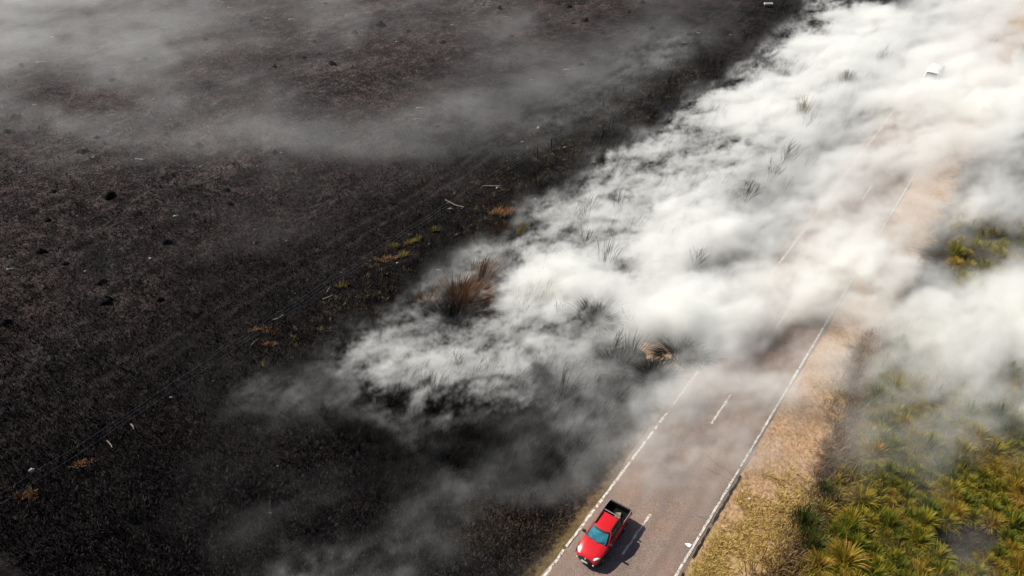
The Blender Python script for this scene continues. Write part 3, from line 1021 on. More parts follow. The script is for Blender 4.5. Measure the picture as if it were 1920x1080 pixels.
# trough on posts at the top of the picture
q = ground(1440, 11)
t_ = empty('water_trough', (q.x, q.y, zat(q.x, q.y)), AZ)
tag(t_, 'white water trough beside a dark post at the far end of the fence', 'trough')
bm = bmesh.new()
add_box(bm, (0, 0, 0.42), (1.5, 0.6, 0.06), 0.02)
for sx in (-1, 1):
    add_box(bm, (sx * 0.72, 0, 0.55), (0.06, 0.6, 0.22), 0.02)
for sy in (-1, 1):
    add_box(bm, (0, sy * 0.27, 0.55), (1.38, 0.06, 0.22), 0.02)
bm_obj('basin', bm, M_WHITE, t_)
for sx in (-0.55, 0.55):
    bm = bmesh.new()
    add_box(bm, (sx, 0, 0.18), (0.1, 0.45, 0.42), 0.015)
    bm_obj('leg', bm, M_WOOD, t_)
bm = bmesh.new()
tube(bm, [(0.35, 0.5, -0.2), (0.35, 0.5, 1.9)], [0.09, 0.07], 8)
bm_obj('post', bm, M_WOOD, t_)

# ------------------------------------------------------------------ vehicles
def paint(name, col, rough=0.28, coat=0.6):
    m = Mat(name, rough, 0.5)
    f = m.noise(3.0, 3, 0.6)
    m.color(m.ramp(f, [(0.3, tuple(c * 0.90 for c in col)), (0.7, col)]))
    m.b.inputs['Coat Weight'].default_value = coat
    m.b.inputs['Coat Roughness'].default_value = 0.08
    return m.m


M_RED = paint('red_car_paint', (0.62, 0.012, 0.016))
M_VANWHITE = paint('white_van_paint', (0.80, 0.80, 0.78))
M_BLACK = plain('black_plastic', (0.012, 0.012, 0.013), 0.55, 0.4, var=0.2)
M_LINER = plain('bed_liner', (0.004, 0.004, 0.0045), 0.85, 0.15, var=0.3)
M_TYRE = plain('tyre_rubber', (0.016, 0.016, 0.016), 0.9, 0.2)
M_RIM = plain('alloy_rim', (0.55, 0.56, 0.58), 0.35, 0.5, metal=0.7, var=0.1)
M_CHROME = plain('bright_trim', (0.62, 0.63, 0.64), 0.3, 0.5, metal=0.6, var=0.05)
M_LAMP = plain('headlamp_lens', (0.82, 0.84, 0.85), 0.15, 0.6, var=0.06, scale=20)
M_TAIL = plain('tail_lamp', (0.40, 0.01, 0.01), 0.2, 0.5, var=0.1)
M_PLATE = plain('number_plate', (0.72, 0.73, 0.72), 0.5, 0.4, var=0.05)
M_GLASSD = plain('dark_window_glass', (0.010, 0.013, 0.016), 0.08, 0.5, var=0.1)
M_GLASST = plain('painted_sky_windscreen', (0.035, 0.165, 0.225), 0.08, 0.7, var=0.5, scale=3.2)  # teal is the sky's reflection, painted into the glass colour
M_CARDB = plain('tan_cargo', (0.40, 0.34, 0.22), 0.85, 0.2, var=0.15)


def loft(bm, secs):
    """secs: list of rings (equal length lists of points); open at both ends"""
    rings = [[bm.verts.new(p) for p in s] for s in secs]
    for a, b in zip(rings, rings[1:]):
        for k in range(len(a) - 1):
            bm.faces.new((a[k], a[k + 1], b[k + 1], b[k]))
    return rings


def wheel(parent, x, y, r, wd, side):
    """tyre part with a rim sub-part; side -1/+1 = which way it faces"""
    prof = [(0.62, -0.5), (0.90, -0.5), (0.985, -0.36), (1.0, 0), (0.985, 0.36), (0.90, 0.5), (0.62, 0.5), (0.60, 0.2)]
    bm = bmesh.new()
    seg = 28
    rings = []
    for k in range(seg):
        a = 2 * math.pi * k / seg
        rings.append([bm.verts.new((q * wd * side, p * r * math.cos(a), p * r * math.sin(a))) for p, q in prof])
    for k in range(seg):
        A, B = rings[k], rings[(k + 1) % seg]
        for j in range(len(prof) - 1):
            bm.faces.new((A[j], A[j + 1], B[j + 1], B[j]))
    t = bm_obj('wheel', bm, M_TYRE, parent, True, 50)
    t.location = (x, y, r)
    bm = bmesh.new()
    c = bm.verts.new((0.40 * wd * side, 0, 0))
    inner = [bm.verts.new((0.43 * wd * side, 0.62 * r * math.cos(2 * math.pi * k / 20), 0.62 * r * math.sin(2 * math.pi * k / 20))) for k in range(20)]
    hub = [bm.verts.new((0.46 * wd * side, 0.16 * r * math.cos(2 * math.pi * k / 20), 0.16 * r * math.sin(2 * math.pi * k / 20))) for k in range(20)]
    back = [bm.verts.new((0.18 * wd * side, 0.58 * r * math.cos(2 * math.pi * k / 20), 0.58 * r * math.sin(2 * math.pi * k / 20))) for k in range(20)]
    for k in range(20):
        n_ = (k + 1) % 20
        bm.faces.new((c, hub[k], hub[n_]))
        if k % 4 < 2:                                   # five broad spokes
            bm.faces.new((hub[k], inner[k], inner[n_], hub[n_]))
        else:
            bm.faces.new((hub[k], back[k], back[n_], hub[n_]))
    bm_obj('rim', bm, M_RIM, t, False)
    return t


def pickup(loc, rz):
    root = empty('red_pickup', loc, rz)
    tag(root, 'red pickup truck with black cargo bed driving down the cracked road', 'pickup truck')
    # outer skin: y, half width, bottom, shoulder height, centre height
    st = [(-2.20, 0.50, 0.42, 0.60, 0.63), (-2.16, 0.62, 0.36, 0.68, 0.72), (-2.05, 0.72, 0.32, 0.74, 0.80), (-1.85, 0.79, 0.30, 0.82, 0.885), (-1.55, 0.83, 0.30, 0.90, 0.955),
          (-1.25, 0.835, 0.30, 0.95, 1.01), (-1.02, 0.835, 0.28, 0.975, 1.03), (-0.5, 0.83, 0.27, 0.985, 1.02), (0.2, 0.83, 0.27, 0.99, 1.02), (0.90, 0.835, 0.28, 1.0, 1.02)]
    secs = []
    for (y, w_, zb, zs, zt) in st:
        half = [(w_ * 0.86, zb), (w_ * 0.99, zb + 0.10), (w_, (zb + zs) * 0.5), (w_ * 0.985, zs - 0.10), (w_ * 0.955, zs - 0.03), (w_ * 0.88, zs + 0.012), (w_ * 0.5, zt - 0.006), (0, zt)]
        secs.append([(x, y, z) for x, z in half] + [(-x, y, z) for x, z in half[-2::-1]])
    bm = bmesh.new()
    rg = loft(bm, secs)
    bm.faces.new(rg[0])
    # bed sides and floor
    secs = []
    for (y, w_) in ((0.90, 0.835), (1.10, 0.835), (1.6, 0.83), (2.0, 0.815), (2.16, 0.79), (2.20, 0.76)):
        half = [(w_ * 0.88, 0.34), (w_ * 0.99, 0.44), (w_, 0.66), (w_ * 0.99, 0.90), (w_ * 0.965, 1.045), (w_ * 0.90, 1.055), (w_ * 0.89, 0.60), (0, 0.60)]
        secs.append([(x, y, z) for x, z in half] + [(-x, y, z) for x, z in half[-2::-1]])
    loft(bm, secs)
    bm_obj('body', bm, M_RED, root, True, 48)

    # cab: front(u, t) runs over the windscreen plane
    def W(t):
        return 0.755 * (1 - t) + 0.585 * t - 0.0 + 0.03 * math.sin(math.pi * t)

    def front(u, t, off=0.0):
        y = -1.10 * (1 - t) - 0.40 * t + 0.13 * u * u - 0.03 * math.sin(math.pi * t)
        return (u * W(t) * 0.97, y - off * 0.6, 0.985 + 0.495 * t + off * 0.8)

    def side(s, v, t, off=0.0):
        yf = -1.10 * (1 - t) - 0.40 * t + 0.13
        yr = 0.96 * (1 - t) + 0.86 * t
        return (s * (W(t) + off), yf + (yr - yf) * v, 0.985 + 0.495 * t + off * 0.25)

    def rear(u, t, off=0.0):
        return (u * W(t) * 0.97, 0.96 * (1 - t) + 0.86 * t + off, 0.985 + 0.495 * t)

    bm = bmesh.new()
    secs = []
    for t in (0, 0.25, 0.5, 0.75, 0.93, 1.0):
        ring = [front(u, t) for u in (-1, -0.6, -0.2, 0.2, 0.6, 1)] + [side(1, v, t) for v in (0.03, 0.35, 0.7, 0.97)] + [rear(u, t) for u in (1, 0.4, -0.4, -1)] + [side(-1, v, t) for v in (0.97, 0.7, 0.35, 0.03)]
        secs.append(ring + ring[:1])
    loft(bm, secs)
    bmesh.ops.remove_doubles(bm, verts=bm.verts, dist=0.001)
    bm_obj('cab', bm, M_BLACK, root, True, 60)
    # roof skin
    bm = bmesh.new()
    nx_, ny_ = 11, 9
    grid = []
    for j in range(ny_):
        v = j / (ny_ - 1)
        row = []
        for i in range(nx_):
            u = -1 + 2 * i / (nx_ - 1)
            yf = -0.42 + 0.13 * u * u
            y = yf + (0.88 - yf) * v
            edge = max(abs(u) ** 6, abs(2 * v - 1) ** 8)
            z = 1.525 - 0.020 * u * u - 0.02 * (2 * v - 1) ** 2 - 0.035 * edge
            row.append(bm.verts.new((u * 0.60, y, z)))
        grid.append(row)
    for j in range(ny_ - 1):
        for i in range(nx_ - 1):
            bm.faces.new((grid[j][i], grid[j][i + 1], grid[j + 1][i + 1], grid[j + 1][i]))
    rim_ = grid[0] + [grid[j][-1] for j in range(1, ny_)] + grid[-1][-2::-1] + [grid[j][0] for j in range(ny_ - 2, 0, -1)]
    low = [bm.verts.new((v.co.x * 0.985, v.co.y * 0.99, v.co.z - 0.05)) for v in rim_]
    for k in range(len(rim_)):
        bm.faces.new((rim_[k], rim_[(k + 1) % len(rim_)], low[(k + 1) % len(rim_)], low[k]))
    bm_obj('roof', bm, M_RED, root, True, 60)

    def panel(name, fn, a0, a1, t0, t1, mat, off, parent, n=8, m=4):
        bm = bmesh.new()
        gr = [[bm.verts.new(fn(a0 + (a1 - a0) * i / n, t0 + (t1 - t0) * j / m, off)) for i in range(n + 1)] for j in range(m + 1)]
        for j in range(m):
            for i in range(n):
                bm.faces.new((gr[j][i], gr[j][i + 1], gr[j + 1][i + 1], gr[j + 1][i]))
        return bm_obj(name, bm, mat, parent, True, 60)

    # A pillars red, then the glass
    panel('windscreen', front, -0.87, 0.87, 0.09, 0.87, M_GLASST, 0.012, root)
    panel('rear_window', rear, -0.82, 0.82, 0.25, 0.86, M_GLASSD, 0.012, root)
    for s in (-1, 1):
        f_ = lambda v, t, off, s=s: side(s, v, t, off)
        panel('side_window', f_, 0.13, 0.60, 0.08, 0.86, M_GLASSD, 0.010, root)
        panel('quarter_window', f_, 0.66, 0.93, 0.10, 0.84, M_GLASSD, 0.010, root)
        bm = bmesh.new()
        tube(bm, [side(s, 0.045, 0.0, 0.006), side(s, 0.045, 0.5, 0.006), side(s, 0.045, 1.0, 0.006)], 0.032, 6)
        bm_obj('windscreen_pillar', bm, M_RED, root)
        # door with handle
        bm = bmesh.new()
        add_box(bm, (s * 0.833, -0.28, 0.66), (0.016, 1.14, 0.56), 0.007)
        d = bm_obj('door', bm, M_RED, root)
        bm = bmesh.new()
        add_box(bm, (s * 0.850, 0.12, 0.86), (0.03, 0.17, 0.035), 0.01)
        bm_obj('handle', bm, M_CHROME, d)
        # mirror
        bm = bmesh.new()
        add_box(bm, (s * 0.945, -0.80, 1.07), (0.24, 0.14, 0.18), 0.045)
        mr = bm_obj('wing_mirror', bm, M_BLACK, root)
        bm = bmesh.new()
        add_box(bm, (s * 0.94, -0.742, 1.06), (0.15, 0.008, 0.11), 0.003)
        bm_obj('mirror_glass', bm, M_CHROME, mr)
        # roof rail
        bm = bmesh.new()
        tube(bm, [(s * 0.545, -0.20, 1.50), (s * 0.545, -0.12, 1.555), (s * 0.545, 0.70, 1.555), (s * 0.545, 0.80, 1.50)], 0.042, 6)
        bm_obj('roof_rail', bm, M_BLACK, root)
        # headlamp: almond following the corner of the nose
        bm = bmesh.new()
        n_ = 14
        rim_, c0 = [], None
        for k in range(n_):
            a = 2 * math.pi * k / n_
            u = math.cos(a)
            rim_.append(bm.verts.new((s * (0.565 + 0.215 * u), -2.075 + 0.20 * (u + 1) ** 1.2 * 0.60 + 0.05 * math.sin(a), 0.755 + 0.115 * math.sin(a) * (0.8 + 0.25 * u) + 0.045 * u)))
        c0 = bm.verts.new((s * 0.585, -2.11, 0.81))
        for k in range(n_):
            bm.faces.new((c0, rim_[k], rim_[(k + 1) % n_]))
        bm_obj('headlight', bm, M_LAMP, root, True, 80)
        bm = bmesh.new()
        add_box(bm, (s * 0.765, 2.17, 0.78), (0.10, 0.08, 0.30), 0.02)
        bm_obj('tail_light', bm, M_TAIL, root)
        # sill cladding, and arches with a disc for the shaded wheel well
        bm = bmesh.new()
        add_box(bm, (s * 0.825, -0.12, 0.34), (0.06, 2.0, 0.16), 0.03)
        bm_obj('sill_cladding', bm, M_BLACK, root)
        for y in (-1.48, 1.27):
            bm = bmesh.new()
            pts = [(s * 0.832, y + 0.385 * math.cos(a), 0.30 + 0.385 * math.sin(a)) for a in [math.pi * q / 12 for q in range(13)]]
            tube(bm, pts, 0.045, 6)
            bmesh.ops.create_cone(bm, cap_ends=True, segments=24, radius1=0.375, radius2=0.375, depth=0.04, matrix=Matrix.Translation((s * 0.818, y, 0.32)) @ Matrix.Rotation(math.pi / 2, 4, 'Y'))  # flat black disc painted as the shade inside the wheel well
            bm_obj('wheel_arch', bm, M_BLACK, root)
            wheel(root, s * 0.765, y, 0.315, 0.20, s)
    # black bumper with grille, badge and plate
    bm = bmesh.new()
    secs = []
    for u in [-1, -0.92, -0.75, -0.5, -0.2, 0, 0.2, 0.5, 0.75, 0.92, 1]:
        y = -2.29 + 0.44 * abs(u) ** 3.2
        x = u * 0.80
        secs.append([(x, y + 0.10, 0.26), (x, y, 0.34), (x, y - 0.015, 0.48), (x, y + 0.015, 0.62), (x, y + 0.14, 0.68)])
    loft(bm, secs)
    bp = bm_obj('front_bumper', bm, M_BLACK, root, True, 60)
    bm = bmesh.new()
    for k in range(4):
        add_box(bm, (0, -2.225 + 0.012 * k, 0.60 + 0.035 * k), (0.62, 0.03, 0.018), 0.005)
    bm_obj('grille', bm, M_BLACK, root)
    bm = bmesh.new()
    bmesh.ops.create_cone(bm, cap_ends=True, segments=16, radius1=0.055, radius2=0.05, depth=0.03, matrix=Matrix.Translation((0, -2.235, 0.70)) @ Matrix.Rotation(math.pi / 2 - 0.5, 4, 'X'))
    bm_obj('badge', bm, M_CHROME, root)
    bm = bmesh.new()
    add_box(bm, (-0.0, -2.325, 0.50), (0.42, 0.012, 0.13), 0.004, Matrix.Rotation(-0.18, 4, 'X'))
    bm_obj('number_plate', bm, M_PLATE, root)
    for s in (-1, 1):
        bm = bmesh.new()
        bmesh.ops.create_cone(bm, cap_ends=True, segments=14, radius1=0.06, radius2=0.055, depth=0.03, matrix=Matrix.Translation((s * 0.56, -2.235, 0.44)) @ Matrix.Rotation(math.pi / 2, 4, 'X'))
        bm_obj('fog_lamp', bm, M_LAMP, bp)
    # wipers
    for x0, x1 in ((-0.50, -0.02), (0.06, 0.55)):
        bm = bmesh.new()
        tube(bm, [front(x0 / 0.74, 0.03, 0.03), front(x1 / 0.74, 0.20, 0.03)], 0.010, 5)
        bm_obj('wiper', bm, M_BLACK, root)
    # cargo bed: liner, tailgate, sports bar, bright rail caps
    bm = bmesh.new()
    add_box(bm, (0, 1.55, 0.625), (1.44, 1.16, 0.04), 0.0)
    for s in (-1, 1):
        add_box(bm, (s * 0.725, 1.55, 0.84), (0.025, 1.16, 0.42), 0.0)
        add_box(bm, (s * 0.52, 1.30, 0.76), (0.36, 0.44, 0.24), 0.05)
    add_box(bm, (0, 0.985, 0.84), (1.42, 0.03, 0.42), 0.0)
    add_box(bm, (0, 2.137, 0.84), (1.42, 0.015, 0.42), 0.0)
    bm_obj('bed_liner', bm, M_LINER, root, False)
    bm = bmesh.new()
    add_box(bm, (0, 2.175, 0.82), (1.40, 0.06, 0.44), 0.02)
    tg = bm_obj('tailgate', bm, M_RED, root)
    bm = bmesh.new()
    add_box(bm, (0, 2.170, 1.048), (1.44, 0.10, 0.03), 0.01)
    bm_obj('tailgate_cap', bm, M_BLACK, tg)
    for s in (-1, 1):
        bm = bmesh.new()
        tube(bm, [(s * 0.775, 1.02, 1.085), (s * 0.775, 1.6, 1.09), (s * 0.75, 2.14, 1.08)], 0.022, 6)
        bm_obj('bed_rail', bm, M_CHROME, root)
    bm = bmesh.new()
    tube(bm, [(-0.70, 1.06, 1.06), (-0.60, 1.05, 1.44), (-0.50, 1.05, 1.50), (0.50, 1.05, 1.50), (0.60, 1.05, 1.44), (0.70, 1.06, 1.06)], 0.032, 8)
    bm_obj('sports_bar', bm, M_BLACK, root)
    bm = bmesh.new()
    tube(bm, [(-0.56, 0.99, 1.53), (0.56, 0.99, 1.53)], 0.022, 6)
    bm_obj('roof_trim', bm, M_CHROME, root)
    bm = bmesh.new()
    add_box(bm, (0, 0.10, 0.30), (1.50, 3.6, 0.10), 0.02)
    bm_obj('underbody', bm, M_BLACK, root)
    bm = bmesh.new()
    add_box(bm, (0, 2.25, 0.46), (1.46, 0.14, 0.16), 0.04)
    bm_obj('rear_bumper', bm, M_BLACK, root)
    return root


CARX, CARY = -1.62, 26.15
car = pickup((CARX, CARY, road_z(CARX) + 0.005), R(0.5))
# a tan sheet lying in the bed, its own thing
bm = bmesh.new()
gr = [[bm.verts.new((-0.17 + 0.34 * i / 4, -0.22 + 0.44 * j / 4, 0.05 * math.sin(i * 1.3 + j * 0.9) + 0.03)) for i in range(5)] for j in range(5)]
for j in range(4):
    for i in range(4):
        bm.faces.new((gr[j][i], gr[j][i + 1], gr[j + 1][i + 1], gr[j + 1][i]))
bmesh.ops.solidify(bm, geom=bm.faces[:], thickness=0.02)
o = bm_obj('folded_tarp', bm, M_CARDB, None)
o.location = (CARX + 0.10, CARY + 1.62, 0.80)
o.rotation_euler = (0, 0, 0.3)
tag(o, 'small tan tarp lying in the black cargo bed of the red pickup', 'tarp')


def van(loc, rz):
    root = empty('white_van', loc, rz)
    tag(root, 'white van mostly hidden by smoke far along the road, only its roof showing', 'van')
    prof = [(-2.45, 0.45, 0.95, 0.86), (-2.30, 0.36, 1.10, 0.92), (-1.75, 0.34, 1.30, 0.97), (-1.10, 0.34, 2.20, 0.95), (-0.85, 0.34, 2.32, 0.96), (0.6, 0.34, 2.36, 0.97), (2.3, 0.34, 2.32, 0.96), (2.42, 0.40, 2.2, 0.93)]
    secs = []
    for (y, zb, zt, w_) in prof:
        half = [(w_ * 0.9, zb), (w_, zb + 0.15), (w_, min(zt - 0.1, 1.15)), (w_ * 0.95, zt - 0.14), (w_ * 0.82, zt - 0.02), (w_ * 0.4, zt + 0.02), (0, zt + 0.03)]
        secs.append([(x, y, z) for x, z in half] + [(-x, y, z) for x, z in half[-2::-1]])
    bm = bmesh.new()
    rg = loft(bm, secs)
    bm.faces.new(rg[0])
    bm.faces.new(rg[-1][::-1])
    bm_obj('body', bm, M_VANWHITE, root, True, 45)
    bm = bmesh.new()
    q = [bm.verts.new(p) for p in ((-0.82, -1.745, 1.37), (0.82, -1.745, 1.37), (0.74, -1.19, 2.13), (-0.74, -1.19, 2.13))]
    bm.faces.new(q)
    o = bm_obj('windscreen', bm, M_GLASSD, root)
    for s in (-1, 1):
        bm = bmesh.new()
        add_box(bm, (s * 0.968, -0.75, 1.55), (0.012, 0.8, 0.55), 0.003)
        bm_obj('side_window', bm, M_GLASSD, root)
        bm = bmesh.new()
        add_box(bm, (s * 0.68, -2.38, 0.86), (0.32, 0.10, 0.18), 0.04)
        bm_obj('headlight', bm, M_LAMP, root)
        bm = bmesh.new()
        add_box(bm, (s * 1.07, -1.35, 1.45), (0.16, 0.10, 0.28), 0.03)
        bm_obj('wing_mirror', bm, M_BLACK, root)
        for y in (-1.55, 1.55):
            wheel(root, s * 0.88, y, 0.34, 0.22, s)
    bm = bmesh.new()
    add_box(bm, (0, -2.46, 0.45), (1.7, 0.14, 0.24), 0.05)
    bm_obj('front_bumper', bm, M_BLACK, root)
    return root


q = ground(1750, 134, 2.3)
VAN_XY = (q.x, q.y + 0.9)
van((q.x, q.y + 0.9, road_z(q.x)), R(-1))

# ------------------------------------------------------------------ smoke
# how thick the smoke lies over the ground, in per cent of what it hides, read off the
# photograph on a 48 x 27 mesh and laid out on the field itself
OPAC = '''
61 53 47 41 50 48 42 38 31 38 33 33 26 24 27 34 33 16.2 19.0 19.5 17.6 16.2 23 15.5 26 12.7 8.7 5.7 5.7 10.2 25 19.8 17.1 17.3 13.8 1.7 0.0 16.7 56 61 79 85 85 88 88 90 88 84
51 46 47 53 37 42 37 38 49 39 36 40 24 17.4 26 19.2 30 11.7 21 31 24 21 25 35 35 9.6 16.2 11.6 21 25 40 47 26 23 16.6 0.0 38 70 63 73 73 79 84 85 83 82 83 80
49 46 40 34 36 43 50 59 28 30 18.8 16.0 14.0 16.4 25 19.2 18.5 10.5 7.4 7.2 7.2 14.4 16.7 31 26 37 37 34 40 52 42 31 20 2.2 0.0 41 68 75 82 83 86 86 87 88 88 88 85 78
43 29 25 22 45 41 31 31 24 26 25 22 20 17.4 7.2 8.3 6.0 4.8 8.1 6.0 14.0 17.5 23 29 35 33 29 40 34 26 15.3 9.8 0.0 8.2 46 67 61 76 76 85 84 85 86 89 91 90 91 88
28 12.1 9.6 8.3 9.6 10.8 22 30 35 17.5 24 27 35 28 17.8 11.5 6.0 6.0 16.6 20 27 36 43 30 36 39 38 26 24 17.3 12.1 1.9 44 63 79 76 79 85 84 85 86 86 88 90 91 90 91 89
31 33 47 33 28 27 25 26 24 32 35 41 32 22 21 31 34 45 44 52 53 34 43 36 25 31 28 24 24 17.5 0.5 57 61 79 79 83 82 81 73 84 80 86 88 90 92 93 92 91
12.6 14.2 24 30 33 31 33 30 28 30 22 28 43 44 46 41 52 56 56 54 39 28 26 27 24 22 14.9 12.1 0.0 22 65 73 63 53 68 63 58 80 78 80 78 75 81 86 87 81 79 84
11.0 25 28 28 16.9 18.0 16.7 9.6 8.4 8.4 8.4 12.0 31 18.2 8.4 17.8 13.9 18.5 18.4 28 11.0 7.8 13.5 4.0 2.4 3.8 5.5 26 69 68 57 65 54 57 61 63 75 65 80 80 74 78 84 83 72 60 62 68
0.0 0.0 7.8 3.6 0.0 0.0 0.0 0.0 0.0 0.0 5.0 7.5 8.8 9.9 15.1 0.0 11.1 9.7 6.8 5.8 6.0 8.5 3.0 1.7 6.3 9.2 31 58 58 54 56 72 71 78 70 63 70 80 84 77 66 62 72 68 58 58 66 74
8.9 3.9 0.0 3.5 0.0 3.2 0.9 0.3 12.1 7.8 7.0 7.4 6.6 9.3 1.9 6.4 7.8 4.6 2.0 2.0 0.0 0.0 0.0 0.0 32 61 51 67 79 64 69 79 80 77 63 69 73 80 84 84 76 66 60 66 76 82 82 80
0.0 0.0 6.0 0.0 0.9 0.0 1.3 0.9 0.0 3.0 3.0 11.7 11.0 11.1 8.4 9.2 4.3 2.0 2.0 0.3 0.0 2.0 0.0 9.2 30 40 59 81 61 63 83 85 85 84 87 84 82 84 83 80 78 79 73 83 88 86 80 72
3.3 2.9 7.2 1.3 3.7 1.8 2.6 3.2 9.2 11.3 10.3 10.5 10.4 5.5 4.2 2.0 2.0 0.0 0.0 0.0 2.0 20 41 37 69 66 65 51 78 78 85 88 86 82 95 88 78 79 74 79 82 82 66 50 26 20 20 26
0.0 4.9 6.8 9.1 9.2 9.2 9.2 9.2 4.6 5.4 2.0 2.0 2.0 2.0 2.0 2.0 0.0 0.0 0.0 2.0 22 32 57 18.0 57 82 88 83 59 46 78 82 65 50 59 77 82 78 79 86 93 66 40 14.0 8.0 10.0 34 60
0.4 1.2 9.2 9.2 9.2 9.2 3.7 3.0 2.0 2.0 2.0 2.0 2.0 2.0 2.0 0.0 0.5 2.0 2.0 39 51 6.0 45 81 86 90 92 92 90 85 84 81 77 79 86 81 82 82 89 92 93 92 86 80 74 76 81 88
2.0 2.9 2.4 4.6 6.3 2.0 2.0 2.0 2.0 2.0 2.0 2.0 2.0 0.0 2.0 2.0 2.0 6.3 43 57 0.0 2.0 45 56 77 82 82 30 78 88 87 90 90 92 92 88 82 82 84 84 86 84 86 88 88 88 88 89
2.0 2.0 2.0 2.0 2.0 2.0 6.3 6.3 6.3 6.3 2.0 2.0 0.0 2.0 2.0 6.3 33 57 37 31 63 69 75 79 73 51 48 51 66 79 87 88 90 90 84 72 66 70 72 72 78 78 82 86 88 90 89 90
2.0 2.0 2.0 2.0 2.0 2.0 2.0 6.3 6.3 6.3 6.3 6.3 6.3 6.3 12.1 35 56 50 63 76 64 66 50 50 63 82 70 68 47 59 22 12.0 40 66 55 52 56 60 68 68 66 70 76 80 84 83 84 84
2.0 2.0 2.0 2.0 2.0 2.0 2.0 6.3 6.3 6.3 6.3 9.2 28 31 21 20 25 75 67 86 83 66 60 68 81 45 62 74 81 79 41 16.8 60 56 50 44 46 48 52 56 56 60 66 72 78 80 80 80
2.0 2.0 2.0 2.0 2.0 2.0 2.0 2.0 2.0 6.3 12.1 24 26 18.8 29 20 38 45 50 52 55 52 50 52 54 52 52 59 64 69 54 74 71 64 64 71 69 57 40 44 52 52 55 66 66 66 70 76
2.0 2.0 2.0 2.0 2.0 2.0 2.0 2.0 2.3 4.4 8.5 8.7 6.7 16.6 12.5 8.4 9.3 12.0 33 20 31 30 31 33 33 14.0 48 55 51 24 57 66 62 59 66 66 64 47 30 34 46 52 48 52 56 58 62 68
2.0 2.0 2.0 2.0 1.7 0.7 2.0 2.0 2.3 4.4 8.5 8.5 8.5 6.4 2.3 2.0 4.4 10.6 14.7 29 14.7 8.5 8.5 12.7 29 27 47 52 35 50 64 64 62 59 57 59 52 35 24 26 36 36 34 38 46 48 46 48
2.0 2.0 2.0 0.6 1.9 2.0 2.0 2.3 6.4 8.5 8.5 8.5 8.5 4.4 2.3 2.0 2.3 6.4 10.6 8.5 0.0 2.3 10.6 29 22 33 45 50 39 52 57 59 59 54 47 47 40 27 20 20 24 26 22 24 30 32 30 26
2.0 0.0 2.0 2.0 2.0 2.0 2.3 2.3 4.4 6.4 8.5 10.6 10.6 10.6 8.5 10.6 12.7 8.5 8.5 10.6 27 26 32 24 33 33 29 9.6 26 35 50 57 55 45 35 32 27 23 9.2 9.2 5.6 2.0 2.0 9.2 18.0 9.2 2.0 2.0
0.4 0.0 2.0 2.0 2.0 2.0 2.3 4.4 6.4 8.5 8.5 12.7 14.7 14.7 10.6 12.7 14.7 12.7 12.7 26 13.5 10.9 30 10.5 0.4 0.0 6.7 0.0 2.0 9.2 33 35 30 23 5.6 2.0 2.0 2.0 2.0 2.0 2.0 2.0 2.0 2.0 2.0 2.0 2.0 2.0
2.0 2.0 2.0 2.0 4.4 4.4 6.4 8.5 8.5 8.5 10.6 14.7 14.7 10.6 8.5 10.6 12.7 14.7 19.6 15.8 31 14.4 12.7 10.6 8.5 6.4 0.0 2.0 2.0 2.0 5.6 5.6 2.0 2.0 2.0 2.0 2.0 2.0 2.0 2.0 2.0 2.0 2.0 2.0 2.0 20 20 2.0
2.0 2.0 2.0 2.0 2.0 2.3 2.3 4.4 4.4 6.4 8.5 6.1 6.4 6.4 10.6 14.7 30 31 33 30 12.9 30 14.7 12.7 10.6 6.4 2.0 2.0 2.0 2.0 2.0 2.0 2.0 2.0 2.0 2.0 2.0 2.0 2.0 2.0 2.0 2.0 2.0 2.0 9.2 30 24 2.0
0.0 2.0 2.0 2.0 2.0 2.0 2.0 2.3 2.3 2.3 6.4 10.6 14.7 26 31 31 33 33 31 22 14.7 14.7 14.7 12.7 10.6 6.4 2.0 2.0 2.0 2.0 2.0 2.0 2.0 2.0 2.0 2.0 2.0 2.0 2.0 2.0 2.0 2.0 2.0 2.0 24 36 28 2.0
'''
op = np.array([[float(v) for v in r.split()] for r in OPAC.strip().splitlines()], np.float32) / 100.0
def sample_op(px, py):
    fx, fy = np.clip(px / 40 - 0.5, 0, 46.999), np.clip(py / 40 - 0.5, 0, 25.999)
    ix, iy = fx.astype(int), fy.astype(int)
    tx, ty = fx - ix, fy - iy
    return (op[iy, ix] * (1 - tx) + op[iy, ix + 1] * tx) * (1 - ty) + (op[iy + 1, ix] * (1 - tx) + op[iy + 1, ix + 1] * tx) * ty



def smoke_map(mx, my):
    """depth and height of the smoke layer over ground points"""
    qx, qy, _ = project(mx, my, 1.0)
    O = np.clip(sample_op(qx, qy), 0, 0.97)
    dark = np.clip((-3.0 - mx) / 3.0, 0, 1)                   # over burnt ground / over the pale road
    lum = ((230 * O + 16) / 255.0) ** 2.2 / 0.86
    O = dark * np.clip(lum - 0.006, 0, 1) + (1 - dark) * (O ** 1.12 + 0.03 * np.clip((O - 0.78) / 0.1, 0, 1))
    graz = CAM.z / np.sqrt((mx - CAM.x) ** 2 + (my - CAM.y) ** 2 + CAM.z ** 2)
    c = np.clip((O - 0.03) / 0.15, 0, 1) * np.clip((mx + 40) / 8, 0, 1)
    parted = np.exp(-((mx - VAN_XY[0]) ** 2 + (my - VAN_XY[1] + 1.0) ** 2) / 3.2 ** 2)        # the van parts the smoke
    thick = TAU_K * dark + 0.88 * (1 - dark)
    return (thick * O / (1.03 - O) * graz * (1 - 0.5 * parted), (1.7 + 4.4 * np.clip(O - 0.12, 0, 1) ** 1.2) * (1 - 0.55 * parted), O, c * c * (3 - 2 * c))


TAU_K = 1.35


